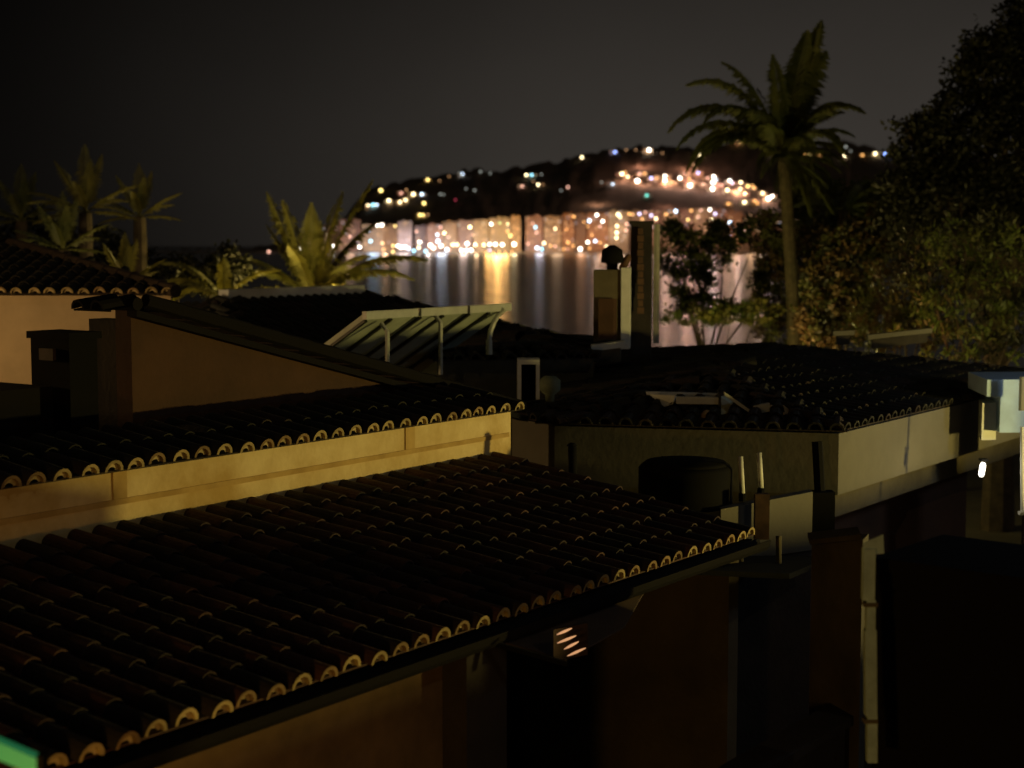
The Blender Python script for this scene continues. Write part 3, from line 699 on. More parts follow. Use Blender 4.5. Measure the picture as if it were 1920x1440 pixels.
# ------------------------------------------------------------------ corner house on the right
hE = thing('corner_house', P(1400, 1000, 21), 'house with dark tiled hip roof and plain fascia walls at the right', 'house')
c1 = P(1573, 812, 18.0); c0 = P(1040, 797, 18.75); cm = P(960, 768, 19.6)
c2 = Vector((c1.x + AX.x * 8.6, c1.y + AX.y * 8.6, 0))
zE = -2.17
back1 = Vector((c2.x - BX.x * 8.5, c2.y - BX.y * 8.5, 0)); back0 = Vector((0.9, 26.5, 0))
plE = [(cm.x, cm.y), (c0.x, c0.y), (c1.x, c1.y), (c2.x, c2.y), (back1.x, back1.y), (back0.x, back0.y)]
def f_(mb):
    hip_roof(mb, plE, CAMZ + zE + 0.02, 0.15, k='tile_old', tmax=5.0)
part('roof', f_, hE)
def inset(pl, d):
    n = len(pl); out = []
    for i in range(n):
        p0, p1, p2 = (Vector(pl[i - 1]), Vector(pl[i]), Vector(pl[(i + 1) % n]))
        n1 = Vector((-(p1 - p0).y, (p1 - p0).x)).normalized(); n2 = Vector((-(p2 - p1).y, (p2 - p1).x)).normalized()
        m_ = (n1 + n2); m_ = m_ / max(0.3, m_.dot(n1) ) ; out.append(tuple(p1 + m_ * d))
    return out
def f_(mb):
    o_ = plE; i_ = inset(plE, 0.25); n = len(o_)
    zb, zt = CAMZ - 2.87, CAMZ + zE
    vs = [Vector((*p, z)) for z in (zb, zt) for p in o_] + [Vector((*p, z)) for z in (zb, zt) for p in i_]
    fs = []
    for k in range(n):
        a_, b_ = k, (k + 1) % n
        fs += [(a_, b_, n + b_, n + a_), (2 * n + b_, 2 * n + a_, 3 * n + a_, 3 * n + b_), (a_, 2 * n + a_, 2 * n + b_, b_), (n + a_, n + b_, 3 * n + b_, 3 * n + a_)]
    mb.add(vs, fs, 'render_grey')
part('fascia', f_, hE)
def f_(mb): mb.prism(inset(plE, 0.32), CAMZ - 3.25, CAMZ - 2.40, 'render_olive')  # the wall's lit upper strip, made as a separate olive band
part('lit_band', f_, hE)
def f_(mb): mb.prism(inset(plE, 1.1), CAMZ - 6.5, CAMZ - 3.2, 'render_brown')  # set back and darker, in place of the shadow under that strip
part('wall', f_, hE)
e = thing('dark_post', P(1537, 1010, 17.6), 'thin dark post standing in front of the corner house fascia', 'post')
def f_(mb):
    mb.tube([P(1532, 828, 17.7), P(1538, 935, 17.7), P(1541, 1010, 17.7)], 0.06, 'black', 8)
part('shaft', f_, e)
def f_(mb): mb.box(P(1540, 968, 17.7), (0.13, 0, 0), (0, 0.1, 0), (0, 0, 0.28), 'black')
part('box', f_, e)
# stub wall right of the near roof's end
e = thing('garden_wall', P(1440, 1010, 17.0), 'short grey-green wall piece between near roof end and dark post', 'wall')
def f_(mb):
    a_ = P(1352, 955, 16.6); b_ = P(1524, 922, 17.3)
    for q in (a_, b_): pass
    z1a, z1b = a_.z, b_.z; d_ = Vector((0, 0.18, 0))
    lo = CAMZ - 3.35
    mb.hexa([Vector((a_.x, a_.y, lo)), Vector((b_.x, b_.y, lo)), Vector((b_.x, b_.y + .2, lo)), Vector((a_.x, a_.y + .2, lo)), a_, b_, b_ + d_, a_ + d_], 'render_grey')
    mb.hexa([Vector((a_.x, a_.y + .02, CAMZ - 6)), Vector((b_.x, b_.y + .02, CAMZ - 6)), Vector((b_.x, b_.y + .2, CAMZ - 6)), Vector((a_.x, a_.y + .2, CAMZ - 6)), Vector((a_.x, a_.y + .02, lo)), Vector((b_.x, b_.y + .02, lo)), Vector((b_.x, b_.y + .2, lo)), Vector((a_.x, a_.y + .2, lo))], 'render_dark')  # lower part of the wall coloured darker in place of shade
part('panel', f_, e)
def f_(mb):
    mb.box(P(1428, 968, 16.75), (0.075, 0, 0), (0, 0.05, 0), (0, 0, 0.24), 'brick')
part('brick_pier', f_, e)

# roof hatch on the corner house
e = thing('roof_hatch', P(1330, 790, 19), 'open pale framed roof hatch on the dark tiles of the corner house', 'roof hatch')
def bar(name, x0, y0, x1, y1, D, th, k, par, D2=None, depth=0.05):
    a_ = P(x0, y0, D); b_ = P(x1, y1, D2 or D); d = (b_ - a_) / 2
    def g(mb): mb.box((a_ + b_) / 2, d, Vector((0, depth, 0)), UP * (th * D / F / 2), k)
    return part(name, g, par)
bar('front_board', 1268, 750, 1346, 751, 19.0, 13, 'white', e)
bar('top_rail', 1212, 737, 1362, 741, 19.6, 6, 'white', e)
def f_(mb):
    v_ = [P(1216, 739, 19.6), P(1266, 742, 19.1), P(1262, 758, 19.1), P(1246, 763, 19.1)]
    mb.add([*v_, *[q + Vector((0.02, .08, 0)) for q in v_]], [(0, 3, 2, 1), (4, 5, 6, 7), (0, 1, 5, 4), (1, 2, 6, 5), (2, 3, 7, 6), (3, 0, 4, 7)], 'white')
part('side_board', f_, e)
bar('post', 1346, 745, 1350, 774, 19.0, 26, 'rafter', e)
def f_(mb):
    v_ = [P(1352, 744, 19.0), P(1364, 742, 19.2), P(1398, 776, 19.0), P(1352, 778, 18.9)]
    mb.add([*v_, *[q + Vector((0.0, .05, 0)) for q in v_]], [(0, 3, 2, 1), (4, 5, 6, 7), (0, 1, 5, 4), (1, 2, 6, 5), (2, 3, 7, 6), (3, 0, 4, 7)], 'glass_back')
part('lid', f_, e)
bar('stay', 1358, 738, 1418, 780, 18.9, 7, 'rail', e)
bar('lid_edge', 1412, 768, 1442, 763, 18.9, 16, 'rail', e)
bar('sill', 1418, 786, 1500, 787, 18.8, 12, 'white', e)
def f_(mb):
    v_ = [P(1440, 760, 18.9), P(1470, 760, 18.9), P(1508, 792, 18.7), P(1478, 796, 18.7)]
    mb.add([*v_, *[q + Vector((0.0, .05, 0)) for q in v_]], [(0, 3, 2, 1), (4, 5, 6, 7), (0, 1, 5, 4), (1, 2, 6, 5), (2, 3, 7, 6), (3, 0, 4, 7)], 'render_tan')
part('flap', f_, e)
e = thing('vent_cap', P(1325, 800, 18.9), 'small olive oval vent cap inside the open roof hatch', 'vent cap')
def f_(mb): mb.sphere(P(1325, 784, 18.8), 0.075, 'render_tan', 10, 6, 1.35)
part('cap', f_, e, True)
def f_(mb): mb.tube([P(1325, 792, 18.8), P(1325, 812, 18.8)], 0.03, 'rafter', 8)
part('stem', f_, e)

# chimneys and their neighbours
e = thing('rendered_chimney', P(1145, 650, 23), 'olive rendered chimney with a pale right edge and white foot', 'chimney')
ch = P(1112, 505, 23); ch1 = P(1180, 505, 23)
def chx(name, xa, xb, ya, yb, D, k, dep=0.5, off=0.0, par=None, lab=None):
    a_ = P(xa, ya, D); b_ = P(xb, yb, D)
    def g(mb): mb.hexa([Vector((p, q, z)) for z in (b_.z, a_.z) for p, q in ((a_.x, a_.y + off), (b_.x, a_.y + off), (b_.x + .05, a_.y + off + dep), (a_.x + .05, a_.y + off + dep))], k)
    return part(name, g, par, label=lab)
chx('stack', 1113, 1164, 506, 680, 23, 'render_olive', par=e)
chx('corner_pier', 1164.5, 1181, 502, 655, 23, 'white', dep=0.46, off=-0.04, par=e)
def f_(mb):
    p = P(1108, 652, 22.9); q = P(1172, 644, 22.9)
    mb.box((p + q) / 2, (q - p) / 2, Vector((0, .12, 0)), UP * .045, 'white')
part('foot_flashing', f_, e)
chx('panel', 1122, 1150, 560, 636, 22.99, 'render_brown', dep=0.02, off=-0.0225, par=e)
e = thing('chimney_cowl', P(1146, 506, 23.2), 'black round cowl on top of the olive chimney', 'chimney cowl')
def f_(mb):
    c = P(1148, 484, 23.2)
    mb.tube([c + Vector((0, 0, -.17)), c + Vector((0, 0, -.08)), c + Vector((0, 0, -.06)), c + Vector((0, 0, .12)), c + Vector((0, 0, .19))], [.08, .08, .17, .15, .04], 'black', 12)
part('drum', f_, e, True)
def f_(mb):
    c = P(1172, 490, 23.2); mb.tube([c + Vector((-.05, 0, -.12)), c + Vector((0.02, 0, 0.02)), c + Vector((.06, 0, .10))], [.05, .06, .03], 'brick', 8)
part('spout', f_, e, True)
e = thing('brick_chimney', P(1205, 650, 23.5), 'tall dark chimney with a brown brick strip, highest on the skyline', 'chimney')
chx('stack', 1183, 1222, 420, 690, 23.6, 'render_dark', dep=0.45, par=e)
def f_(mb):
    for i in range(12):
        y = 428 + i * 13.5
        w_ = 6.0 if i % 2 else 4.6
        a_ = P(1201 - w_, y, 23.55); b_ = P(1201 + w_, y + 11.5, 23.55)
        mb.hexa([Vector((p, q, z)) for z in (b_.z, a_.z) for p, q in ((a_.x, a_.y - .02), (b_.x, a_.y - .02), (b_.x, a_.y + .045), (a_.x, a_.y + .045))], 'brick')
part('brick_strip', f_, e)
chx('cap', 1179, 1226, 414, 420.5, 23.55, 'render_dark', dep=0.55, par=e)
chx('edge_pipe', 1226, 1232, 420, 645, 23.6, 'slate', dep=0.08, par=e)

# parapet strips at the roof's far edge
for x0, y0, x1, y1, lb in ((1625, 632, 1745, 619, 'long pale coping bar at the far edge of the dark roof'), (1560, 625, 1600, 623, 'short dull coping bar left of the long pale one')):
    e = thing('coping_bar', P((x0 + x1) / 2, 640, 26), lb, 'coping')
    bar('bar', x0, y0, x1, y1, 26, 9, 'render_grey', e, depth=0.1)
    bar('support', x0 + 8, y0 + 14, x1 - 8, y1 + 14, 26.0, 16, 'render_dark', e, depth=0.06)

# pale blue block at the right edge
e = thing('balcony_block', P(1900, 840, 20.3), 'pale blue-white balcony block at the right edge above the wall lamp', 'balcony')
def g3(name, x0, x1, y0, y1, D, k, dep, off=0):
    a_ = P(x0, y0, D); b_ = P(x1, y1, D)
    def g(mb):
        q = Vector((0.1, dep, 0)); o_ = Vector((a_.x, a_.y + off, 0))
        d2 = Vector((b_.x - a_.x, 0.05 * dep, 0))
        mb.hexa([o_ + v_ + Vector((0, 0, z)) for z in (b_.z, a_.z) for v_ in (Vector((0, 0, 0)), d2, d2 + q, q)], k)
    return part(name, g, e)
g3('top_slab', 1851, 1990, 712, 744, 20.4, 'pale_blue', 1.2)
g3('body', 1876, 1990, 742, 812, 20.45, 'pale_blue', 1.0)
g3('support_wall', 1925, 1990, 812, 1100, 20.6, 'render_brown', 0.4)
g3('lower_slab', 1842, 1870, 756, 826, 20.6, 'white', 0.5)
g3('side_frame', 1909, 1914, 706, 770, 20.2, 'rafter', 0.03, -0.05)
e = thing('wall_lantern', P(1842, 910, 20.2), 'small lit white lantern on the wall below the balcony block', 'wall lamp')
M['lantern'] = mat('lantern_glow', (0.8, 0.8, 0.8), 0.5, emit=(1.0, 0.93, 0.80), estr=4.0)
def f_(mb): mb.tube([P(1839.5, 894, 19.2), P(1840, 889, 19.2), P(1843, 872, 19.2), P(1843.5, 867, 19.2)], [.02, .035, .035, .02], 'lantern', 10)
part('bulb', f_, e, True)
def f_(mb): mb.box(P(1844, 862, 19.22), (.04, 0, 0), (0, .06, 0), (0, 0, .012), 'black')
part('cap', f_, e)
ld = bpy.data.lights.new('lantern_light', 'POINT'); ld.energy = 5; ld.color = (1, .85, .6); ld.shadow_soft_size = 0.05
lo = bpy.data.objects.new('lantern_light', ld); COL.objects.link(lo); lo.location = P(1842, 880, 19.0); lo.parent = e; lo.matrix_parent_inverse = Matrix.Translation(-e.location)
e = thing('white_post', P(1916, 960, 19), 'thin white post cut by the right edge of the picture', 'post')
def f_(mb): mb.tube([P(1916, 800, 19), P(1917, 960, 19)], 0.022, 'white', 8)
part('shaft', f_, e)
def f_(mb): mb.box(P(1916.5, 962, 19), (.04, 0, 0), (0, .04, 0), (0, 0, .02), 'white')
part('base', f_, e)

# two upright white rails and the round tank
for i, (x, y0, y1, D, lb) in enumerate(((1391, 856, 926, 16.9, 'left one of two short white upright rails, the slightly lower'), (1426, 849, 916, 17.0, 'right one of two short white upright rails, the slightly higher'))):
    e = thing('upright_rail', P(x, y1 + 10, D), lb, 'rail', 'pair of white upright rails')
    def f_(mb): mb.tube([P(x - 3, y0, D), P(x + 1, y1, D)], 0.03, 'white', 10)
    part('bar', f_, e, True)
    def f_(mb): mb.tube([P(x + 1, y1 - 1, D), P(x + 1, y1 + 14, D)], 0.04, 'black', 8)
    part('socket', f_, e)
e = thing('round_tank', P(1290, 935, 16.9), 'low black round tank at the upper end of the near tiled roof', 'tank')
def f_(mb):
    c = P(1285, 905, 17.1); rx = 0.50
    mb.tube([c + Vector((0, 0, -.25)), c + Vector((0, 0, -.22)), c + Vector((0, 0, .16)), c + Vector((0, 0, .2))], [rx * .9, rx, rx, rx * .94], 'black', 28)
part('drum', f_, e, True)
def f_(mb):
    c = P(1285, 905, 17.1); mb.tube([c + Vector((0, 0, .2)), c + Vector((0, 0, .235)), c + Vector((0, 0, .25))], [.46, .42, .1], 'black', 24)
part('lid', f_, e, True)
e = thing('short_flue', P(1075, 890, 16.5), 'thin black flue pipe standing at the top of the near roof', 'flue')
def f_(mb): mb.tube([P(1073, 836, 16.5), P(1075, 905, 16.5)], 0.045, 'black', 10)
part('pipe', f_, e, True)
def f_(mb): mb.tube([P(1073, 830, 16.5), P(1073, 836, 16.5)], [.03, .06], 'black', 10)
part('cap', f_, e, True)

# patio between the houses, bottom right
e = thing('patio_pergola', P(1420, 1075, 15.5), 'dark flat patio roof on thin olive posts right of the lit tile ends', 'pergola')
def f_(mb):
    v_ = [P(1300, 1078, 14.2), P(1480, 1086, 14.6), P(1560, 1052, 17.0), P(1400, 1050, 17.0)]
    mb.add([*v_, *[q + UP * .05 for q in v_]], [(0, 3, 2, 1), (4, 5, 6, 7), (0, 1, 5, 4), (1, 2, 6, 5), (2, 3, 7, 6), (3, 0, 4, 7)], 'black')
part('flat_roof', f_, e)
for x, y0, y1 in ((1389, 1008, 1062), (1460, 1005, 1076)):
    def f_(mb): mb.tube([P(x, y0, 15.6), P(x, y1, 15.6)], 0.028, 'render_olive', 8)
    part('post', f_, e)
e = thing('terrace_wall', P(1570, 1120, 13), 'dim brown low terrace wall left of the white downpipe', 'wall')
def f_(mb):
    a_ = P(1522, 1022, 13); b_ = P(1618, 1012, 12.2)
    mb.hexa([Vector((a_.x, a_.y, CAMZ - 6)), Vector((b_.x, b_.y, CAMZ - 6)), Vector((b_.x + .1, b_.y + .25, CAMZ - 6)), Vector((a_.x + .1, a_.y + .25, CAMZ - 6)),
             a_, b_, b_ + Vector((.1, .25, .0)), a_ + Vector((.1, .25, 0))], 'terrace')
part('body', f_, e)
def f_(mb):
    a_ = P(1522, 1020, 13); b_ = P(1618, 1010, 12.2); mb.box((a_ + b_) / 2 + Vector((0, .13, .02)), (b_ - a_) / 2, (0.02, .16, 0), (0, 0, .02), 'terrace')
part('coping', f_, e)
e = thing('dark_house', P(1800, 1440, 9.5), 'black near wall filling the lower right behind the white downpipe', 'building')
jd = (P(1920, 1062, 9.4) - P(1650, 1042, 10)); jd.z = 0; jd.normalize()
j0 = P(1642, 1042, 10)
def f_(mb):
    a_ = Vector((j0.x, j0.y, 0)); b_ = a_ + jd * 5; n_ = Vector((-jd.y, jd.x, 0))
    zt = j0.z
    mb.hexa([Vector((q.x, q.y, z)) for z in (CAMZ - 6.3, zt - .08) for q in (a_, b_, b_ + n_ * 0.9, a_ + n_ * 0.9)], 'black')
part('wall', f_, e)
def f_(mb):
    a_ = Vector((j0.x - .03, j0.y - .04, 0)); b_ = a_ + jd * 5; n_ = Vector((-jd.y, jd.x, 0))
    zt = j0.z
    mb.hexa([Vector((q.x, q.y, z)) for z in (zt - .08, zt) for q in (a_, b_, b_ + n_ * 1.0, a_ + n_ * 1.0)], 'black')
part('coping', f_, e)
e = thing('downpipe', P(1632, 1400, 9.8), 'white downpipe with an elbow running down the lower right wall', 'downpipe')
M['pipe_pale'] = mat('pale_green_paint', (0.48, 0.66, 0.62), 0.6, 0.35, 5.0)
def f_(mb):
    for (xa, ya, xb, yb, hw) in ((1629, 1028, 1627, 1124, .036), (1632, 1124, 1631, 1180, .027), (1631, 1180, 1632, 1340, .035), (1634, 1340, 1634, 1428, .030)):
        a_ = P(xa, ya, 9.75); b_ = P(xb, yb, 9.75); mb.box((a_ + b_) / 2, (hw, 0, 0), (0, .03, 0), (a_ - b_) / 2, 'pipe_pale')
part('pipe', f_, e)
def f_(mb):
    a_ = P(1618, 1030, 9.75); b_ = P(1659, 1020, 9.75)
    mb.hexa([P(1618, 1040, 9.73), P(1658, 1038, 9.73), P(1658, 1038, 9.85), P(1618, 1040, 9.85), P(1618, 1018, 9.73), P(1656, 1002, 9.73), P(1656, 1002, 9.85), P(1618, 1018, 9.85)], 'pipe_pale')
part('elbow', f_, e)
for yy in (1132, 1350):
    def f_(mb): mb.box(P(1631, yy, 9.75), (.042, 0, 0), (0, .036, 0), (0, 0, .012), 'render_olive')
    part('pipe_clip', f_, e)

# awning below the gutter, with the louvred lamp
aw = thing('awning', P(1070, 1240, 11), 'brown sloping awning under the near gutter with a dark front bar', 'awning')
v_ = [P(920, 1200, 11.75), P(1216, 1098, 13.7), P(1170, 1178, 12.8), P(1060, 1240, 11.8)]
def f_(mb): mb.add([*v_, *[q + UP * .015 for q in v_]], [(0, 3, 2, 1), (4, 5, 6, 7), (0, 1, 5, 4), (1, 2, 6, 5), (2, 3, 7, 6), (3, 0, 4, 7)], 'slat')
part('cloth', f_, aw)
bar('front_bar', 915, 1203, 1064, 1245, 11.6, 9, 'black', aw, D2=11.7, depth=0.02)
e = thing('louvred_lamp', P(1070, 1210, 11.2), 'glowing lamp behind four slanted louvres under the near roof', 'lamp')
M['louvre_glow'] = mat('louvre_glow', (0.5, 0.3, 0.2), 0.5, emit=(1.0, 0.50, 0.24), estr=0.62)
for i, (x0, y0, x1, y1) in enumerate(((1044, 1190, 1072, 1178), (1045, 1206, 1080, 1192), (1058, 1217, 1085, 1203), (1064, 1230, 1098, 1215))):
    def f_(mb):
        a_ = P(x0, y0, 11.6); b_ = P(x1, y1, 11.7); m_ = (a_ + b_) / 2
        mb.tube([a_, a_.lerp(b_, .25), m_, a_.lerp(b_, .75), b_], [.003, .008, .010, .008, .003], 'louvre_glow', 8)
    part('glowing_slot', f_, e, True)
def f_(mb):
    c = P(1070, 1203, 11.85); mb.box(c, (.13, .1, 0), (0, .02, 0), (0, 0, .12), 'wood')
part('housing', f_, e)
# lower boundary wall in the yard
e = thing('yard_wall', P(1200, 1300, 13), 'barely lit low yard wall crossing the dark courtyard', 'wall')
def f_(mb): mb.lbox(4.3, 11.5, 1.7, 1.9, -6, -3.75, 'stone')
part('body', f_, e)
def f_(mb): mb.lbox(4.3, 11.5, 1.65, 1.95, -3.75, -3.68, 'stone')
part('coping', f_, e)

# glowing strip in place of a green window reflection, bottom left
e = thing('green_glow_strip', P(30, 1430, 6.5), 'glowing green strip in place of a reflection, bottom left corner', 'reflection')
def f_(mb):
    a_ = P(-60, 1378, 6.4); b_ = P(76, 1436, 6.4); mb.box((a_ + b_) / 2, (b_ - a_) / 2, (0, .03, 0), (0, 0, .036), 'green_glow')
part('tube', f_, e)
def f_(mb):
    a_ = P(74, 1434, 6.4); mb.box(a_ + Vector((.012, 0, -.02)), (.012, 0, 0), (0, .04, 0), (0, 0, .07), 'black')
part('end_cap', f_, e)

# ------------------------------------------------------------------ lamps of the street, just outside the picture
M['bulb_yellow'] = mat('bulb_yellow', (0.8, 0.7, 0.5), 0.5, emit=(1, .8, .35), estr=8)
def street_lamp(p, e_, col, lab, pw, zg=None, r=0.12):
    g = (CAMZ - 6) if zg is None else zg
    t_ = thing('post_lamp', Vector((p.x, p.y, g)), lab, 'street lamp', 'lamps of the near lane')
    part('post', lambda mb: mb.tube([Vector((p.x, p.y, g)), Vector((p.x, p.y, p.z - r))], [.06, .04], 'pole', 8), t_)
    part('globe', lambda mb: mb.sphere(p, r, 'bulb_yellow', 12, 8), t_, True)
    ld = bpy.data.lights.new('post_lamp_light', 'POINT'); ld.energy = pw; ld.color = col; ld.shadow_soft_size = 0.22
    lo = bpy.data.objects.new('post_lamp_light', ld); COL.objects.link(lo); lo.location = p + BX.to_3d() * -(r + .26)
    lo.parent = t_; lo.matrix_parent_inverse = Matrix.Translation(-t_.location)
street_lamp(L(13.7, 9.6, -3.3), 1, (1.0, 0.76, 0.20), 'yellow post lamp in the lane right of the houses', 3000)
e = thing('shade_wall', L(8, 5, -6), 'unseen dark wall added right of the picture to cut lamplight', 'wall')  # added out of view to keep lamplight off the lower walls
part('body', lambda mb: mb.lbox(-3, 22, 4.9, 5.1, -6.2, -3.24, 'render_dark'), e)
part('coping', lambda mb: mb.lbox(-3, 22, 4.86, 5.14, -3.24, -3.19, 'render_dark'), e)
street_lamp(L(-3.2, 3.4, -3.1), 1, (1.0, 0.50, 0.10), 'orange post lamp in the lane near the viewer', 185)
street_lamp(Vector((-10.5, 16.5, CAMZ - 0.5)), 1, (1.0, 0.60, 0.22), 'amber post lamp in the garden left of the pale house', 680)
street_lamp(Vector((8.7, 18.4, CAMZ - 1.3)), 1, (0.62, 0.78, 1.0), 'unseen cool fill lamp added right of the balcony block', 60)  # added outside the picture to brighten the block and collectors

# ------------------------------------------------------------------ plants
def frond(mb, base, az, el, length, droop, k, width=0.55, n=None, k2=None, twist=0.0, leafw=0.028):
    """arched rachis with two rows of narrow hanging leaflets"""
    n = n or max(14, int(length * 11))
    rr = random.Random(int(abs(az * 91 + el * 37 + length * 991)) + len(mb.v))
    d = Vector((math.cos(R(az)) * math.cos(R(el)), math.sin(R(az)) * math.cos(R(el)), math.sin(R(el))))
    pts = [Vector(base)]; dirs = [d.copy()]
    st = length / n
    for i in range(n):
        tt = (i + 1) / n
        d = (d + Vector((0, 0, -1)) * (droop * st * (0.35 + 1.3 * tt))).normalized()
        pts.append(pts[-1] + d * st); dirs.append(d.copy())
    mb.tube(pts[::3] + [pts[-1]], [0.022 * (1 - 0.85 * i / (len(pts[::3]))) * (length / 3) ** .5 + 0.003 for i in range(len(pts[::3]) + 1)], k2 or k, 4)
    for i in range(3, n + 1):
        tt = i / n; dd = dirs[i]; side = dd.cross(UP)
        if side.length < 0.05: side = Vector((1, 0, 0))
        side.normalize(); up_ = side.cross(dd).normalized()
        ll = width * (length / 3) * (math.sin(math.pi * min(1, 0.12 + 0.86 * tt)) ** 0.7) * rr.uniform(.8, 1.1)
        for sg in (-1, 1):
            for sub in (0, .5):
                p = pts[i] - dd * st * sub
                v = (side * sg * 0.75 + dd * 0.75 + up_ * rr.uniform(0.0, .35) + Vector((0, 0, -0.35))).normalized()
                a_ = p; m_ = p + v * ll * 0.5; v2 = (v + Vector((0, 0, -0.75))).normalized(); c = m_ + v2 * ll * 0.5
                wv = dd.cross(v); wv = (dd * 0.6 + up_ * 0.5).normalized() * leafw * (length / 3) ** .3
                mb.add([a_ - wv * .6, a_ + wv * .6, m_ + wv, m_ - wv, c], [(0, 1, 2, 3), (3, 2, 4)], k)
def palm(name, base, crown, rad, fr, lab, cat, group, k='palm_leaf', lean=0.0, k2=None, bark='bark', leafw=.04):
    g = gz(base.x, base.y) - 0.1
    e = thing(name, Vector((base.x, base.y, g)), lab, cat, group)
    def f_(mb):
        pts = []; n = 14
        for i in range(n + 1):
            t_ = i / n; p = Vector((base.x, base.y, g)).lerp(crown, t_); p.x += lean * math.sin(t_ * math.pi)
            pts.append(p)
        mb.tube(pts, [rad * (1.25 - .3 * i / n) * (1 + .08 * (i % 2)) for i in range(n + 1)], bark, 10)
    part('trunk', f_, e)
    for q in fr:
        az, el, ln, dr = q[:4]
        def f_(mb): frond(mb, crown, az, el, ln, dr, q[4] if len(q) > 4 else k, k2=k2, leafw=leafw)
        part('frond', f_, e)
    return e
def leaf_cloud(mb, blobs, n, size, k, rr, aspect=0.5, up=0.0):
    """n small leaf faces in lumpy clusters filling ellipsoid blobs (c, rx, ry, rz)"""
    tot = sum(b[1] * b[3] for b in blobs)
    for c, rx, ry, rz in blobs:
        m = int(n * rx * rz / tot); cl = max(5, m // 34)
        for _ in range(cl):
            while True:
                q = Vector((rr.uniform(-1, 1), rr.uniform(-1, 1), rr.uniform(-1, 1)))
                if .25 < q.length < 1: break
            q = q.normalized() * (q.length ** .4)
            cc = Vector(c) + Vector((q.x * rx, q.y * ry, q.z * rz)); cr = rr.uniform(.10, .26) * min(rx, rz) + size
            kk = k if isinstance(k, str) else rr.choice(k)
            for _ in range(34):
                p = cc + Vector((rr.gauss(0, .40), rr.gauss(0, .40), rr.gauss(0, .34))) * cr
                a_ = Vector((rr.uniform(-1, 1), rr.uniform(-1, 1), rr.uniform(-.6, .8) + up)).normalized(); b_ = a_.orthogonal().normalized()
                b_ = (Matrix.Rotation(rr.uniform(0, 6.28), 3, a_) @ b_) * size * aspect; s_ = size * rr.uniform(.6, 1.25)
                mb.add([p, p + a_ * s_ * .5 + b_ * .5, p + a_ * s_, p + a_ * s_ * .5 - b_ * .5], [(0, 1, 2, 3)], kk)
def tree(name, base, blobs, n, size, k, lab, cat, seed, group=None, trunk=.25, aspect=.5, up=0.0, bark='bark_dark'):
    g = gz(base.x, base.y) - .1; rr = random.Random(seed)
    e = thing(name, Vector((base.x, base.y, g)), lab, cat, group)
    def f_(mb):
        b0 = Vector((base.x, base.y, g))
        top = sum((Vector(b[0]) for b in blobs), Vector()) / len(blobs)
        fork = b0.lerp(top, .5); fork.x = b0.x * .6 + fork.x * .4
        mb.tube([b0, b0.lerp(fork, .5) + Vector((.08, 0, 0)), fork], [trunk, trunk * .8, trunk * .65], bark, 8)
        for b in blobs:
            mb.tube([fork, fork.lerp(Vector(b[0]), .5) + Vector((rr.uniform(-.2, .2), 0, .1)), Vector(b[0])], [trunk * .5, trunk * .3, trunk * .1], bark, 6)
    part('trunk', f_, e)
    part('crown', lambda mb: leaf_cloud(mb, blobs, n, size, k, rr, aspect, up), e)
    return e

def blob(x, y, D, rx, rz, ry=None):
    s_ = D / F; return (P(x, y, D), rx * s_, (ry or rx) * s_, rz * s_)
# tall palm, centre right
fr = [(38, 72, 3.7, .10), (60, 62, 3.1, .25), (152, 72, 3.0, .45), (168, 58, 3.6, .66), (180, 50, 3.2, .7), (195, 40, 2.9, .8), (150, 48, 2.9, .75), (172, 44, 3.0, .85),
      (-10, 50, 2.0, .8), (8, 40, 1.9, .9), (-25, 12, 1.6, .7), (20, 58, 2.2, .6), (-60, 45, 2.6, .8), (240, 50, 2.6, .8), (110, 55, 2.8, .7), (95, 25, 2.6, .6), (-90, 20, 2.4, .9),
      (0, -15, 1.4, .6), (120, 82, 2.6, .2), (205, 62, 3.0, .8), (30, 30, 1.8, .8), (15, 66, 2.3, .7), (-15, 28, 1.8, .9), (50, 76, 3.4, .2), (-50, -20, 2.2, .5), (230, 60, 2.7, .8), (-40, 60, 2.8, .7), (180, 68, 3.4, .6), (45, 66, 3.3, .22), (255, 15, 2.2, .9), (-75, -5, 2.4, .8), (280, 40, 2.6, .9), (10, 5, 1.5, .8)]
palm('palm_tree', P(1492, 600, 40), P(1468, 296, 40), .15, fr, 'tall palm tree whose arching fronds stand against the sky, right of the far town', 'palm tree', 'palms right of the chimneys', lean=.15, bark='bark')
fr = [(20, 45, 2.0, .8), (-5, 50, 1.9, .8), (160, 50, 1.9, .8), (185, 30, 1.8, .8), (0, 15, 1.9, .8), (60, 50, 1.8, .7), (-50, 30, 1.5, .9), (120, 40, 1.8, .8), (200, 5, 1.5, .8), (-20, -5, 1.5, .7), (240, 20, 1.4, .9), (-8, 32, 2.1, .9)]
palm('palm_tree', P(1560, 610, 43), P(1580, 395, 43), .13, fr, 'shorter palm with hanging yellowish fronds right of the tall palm trunk', 'palm tree', 'palms right of the chimneys', k='palm_leaf')
D = 46
bl = [blob(1545, 400, D, 70, 60), blob(1600, 380, D, 60, 40), blob(1640, 420, D, 50, 50), blob(1500, 470, D, 50, 60), blob(1590, 450, D, 70, 50), blob(1520, 350, D, 40, 40)]
tree('leafy_tree', P(1580, 650, D), bl, 12000, .16, ['leaf_mid', 'leaf_mid', 'leaf_green'], 'olive leafy tree behind the shorter palm', 'tree', 14, trunk=.12)
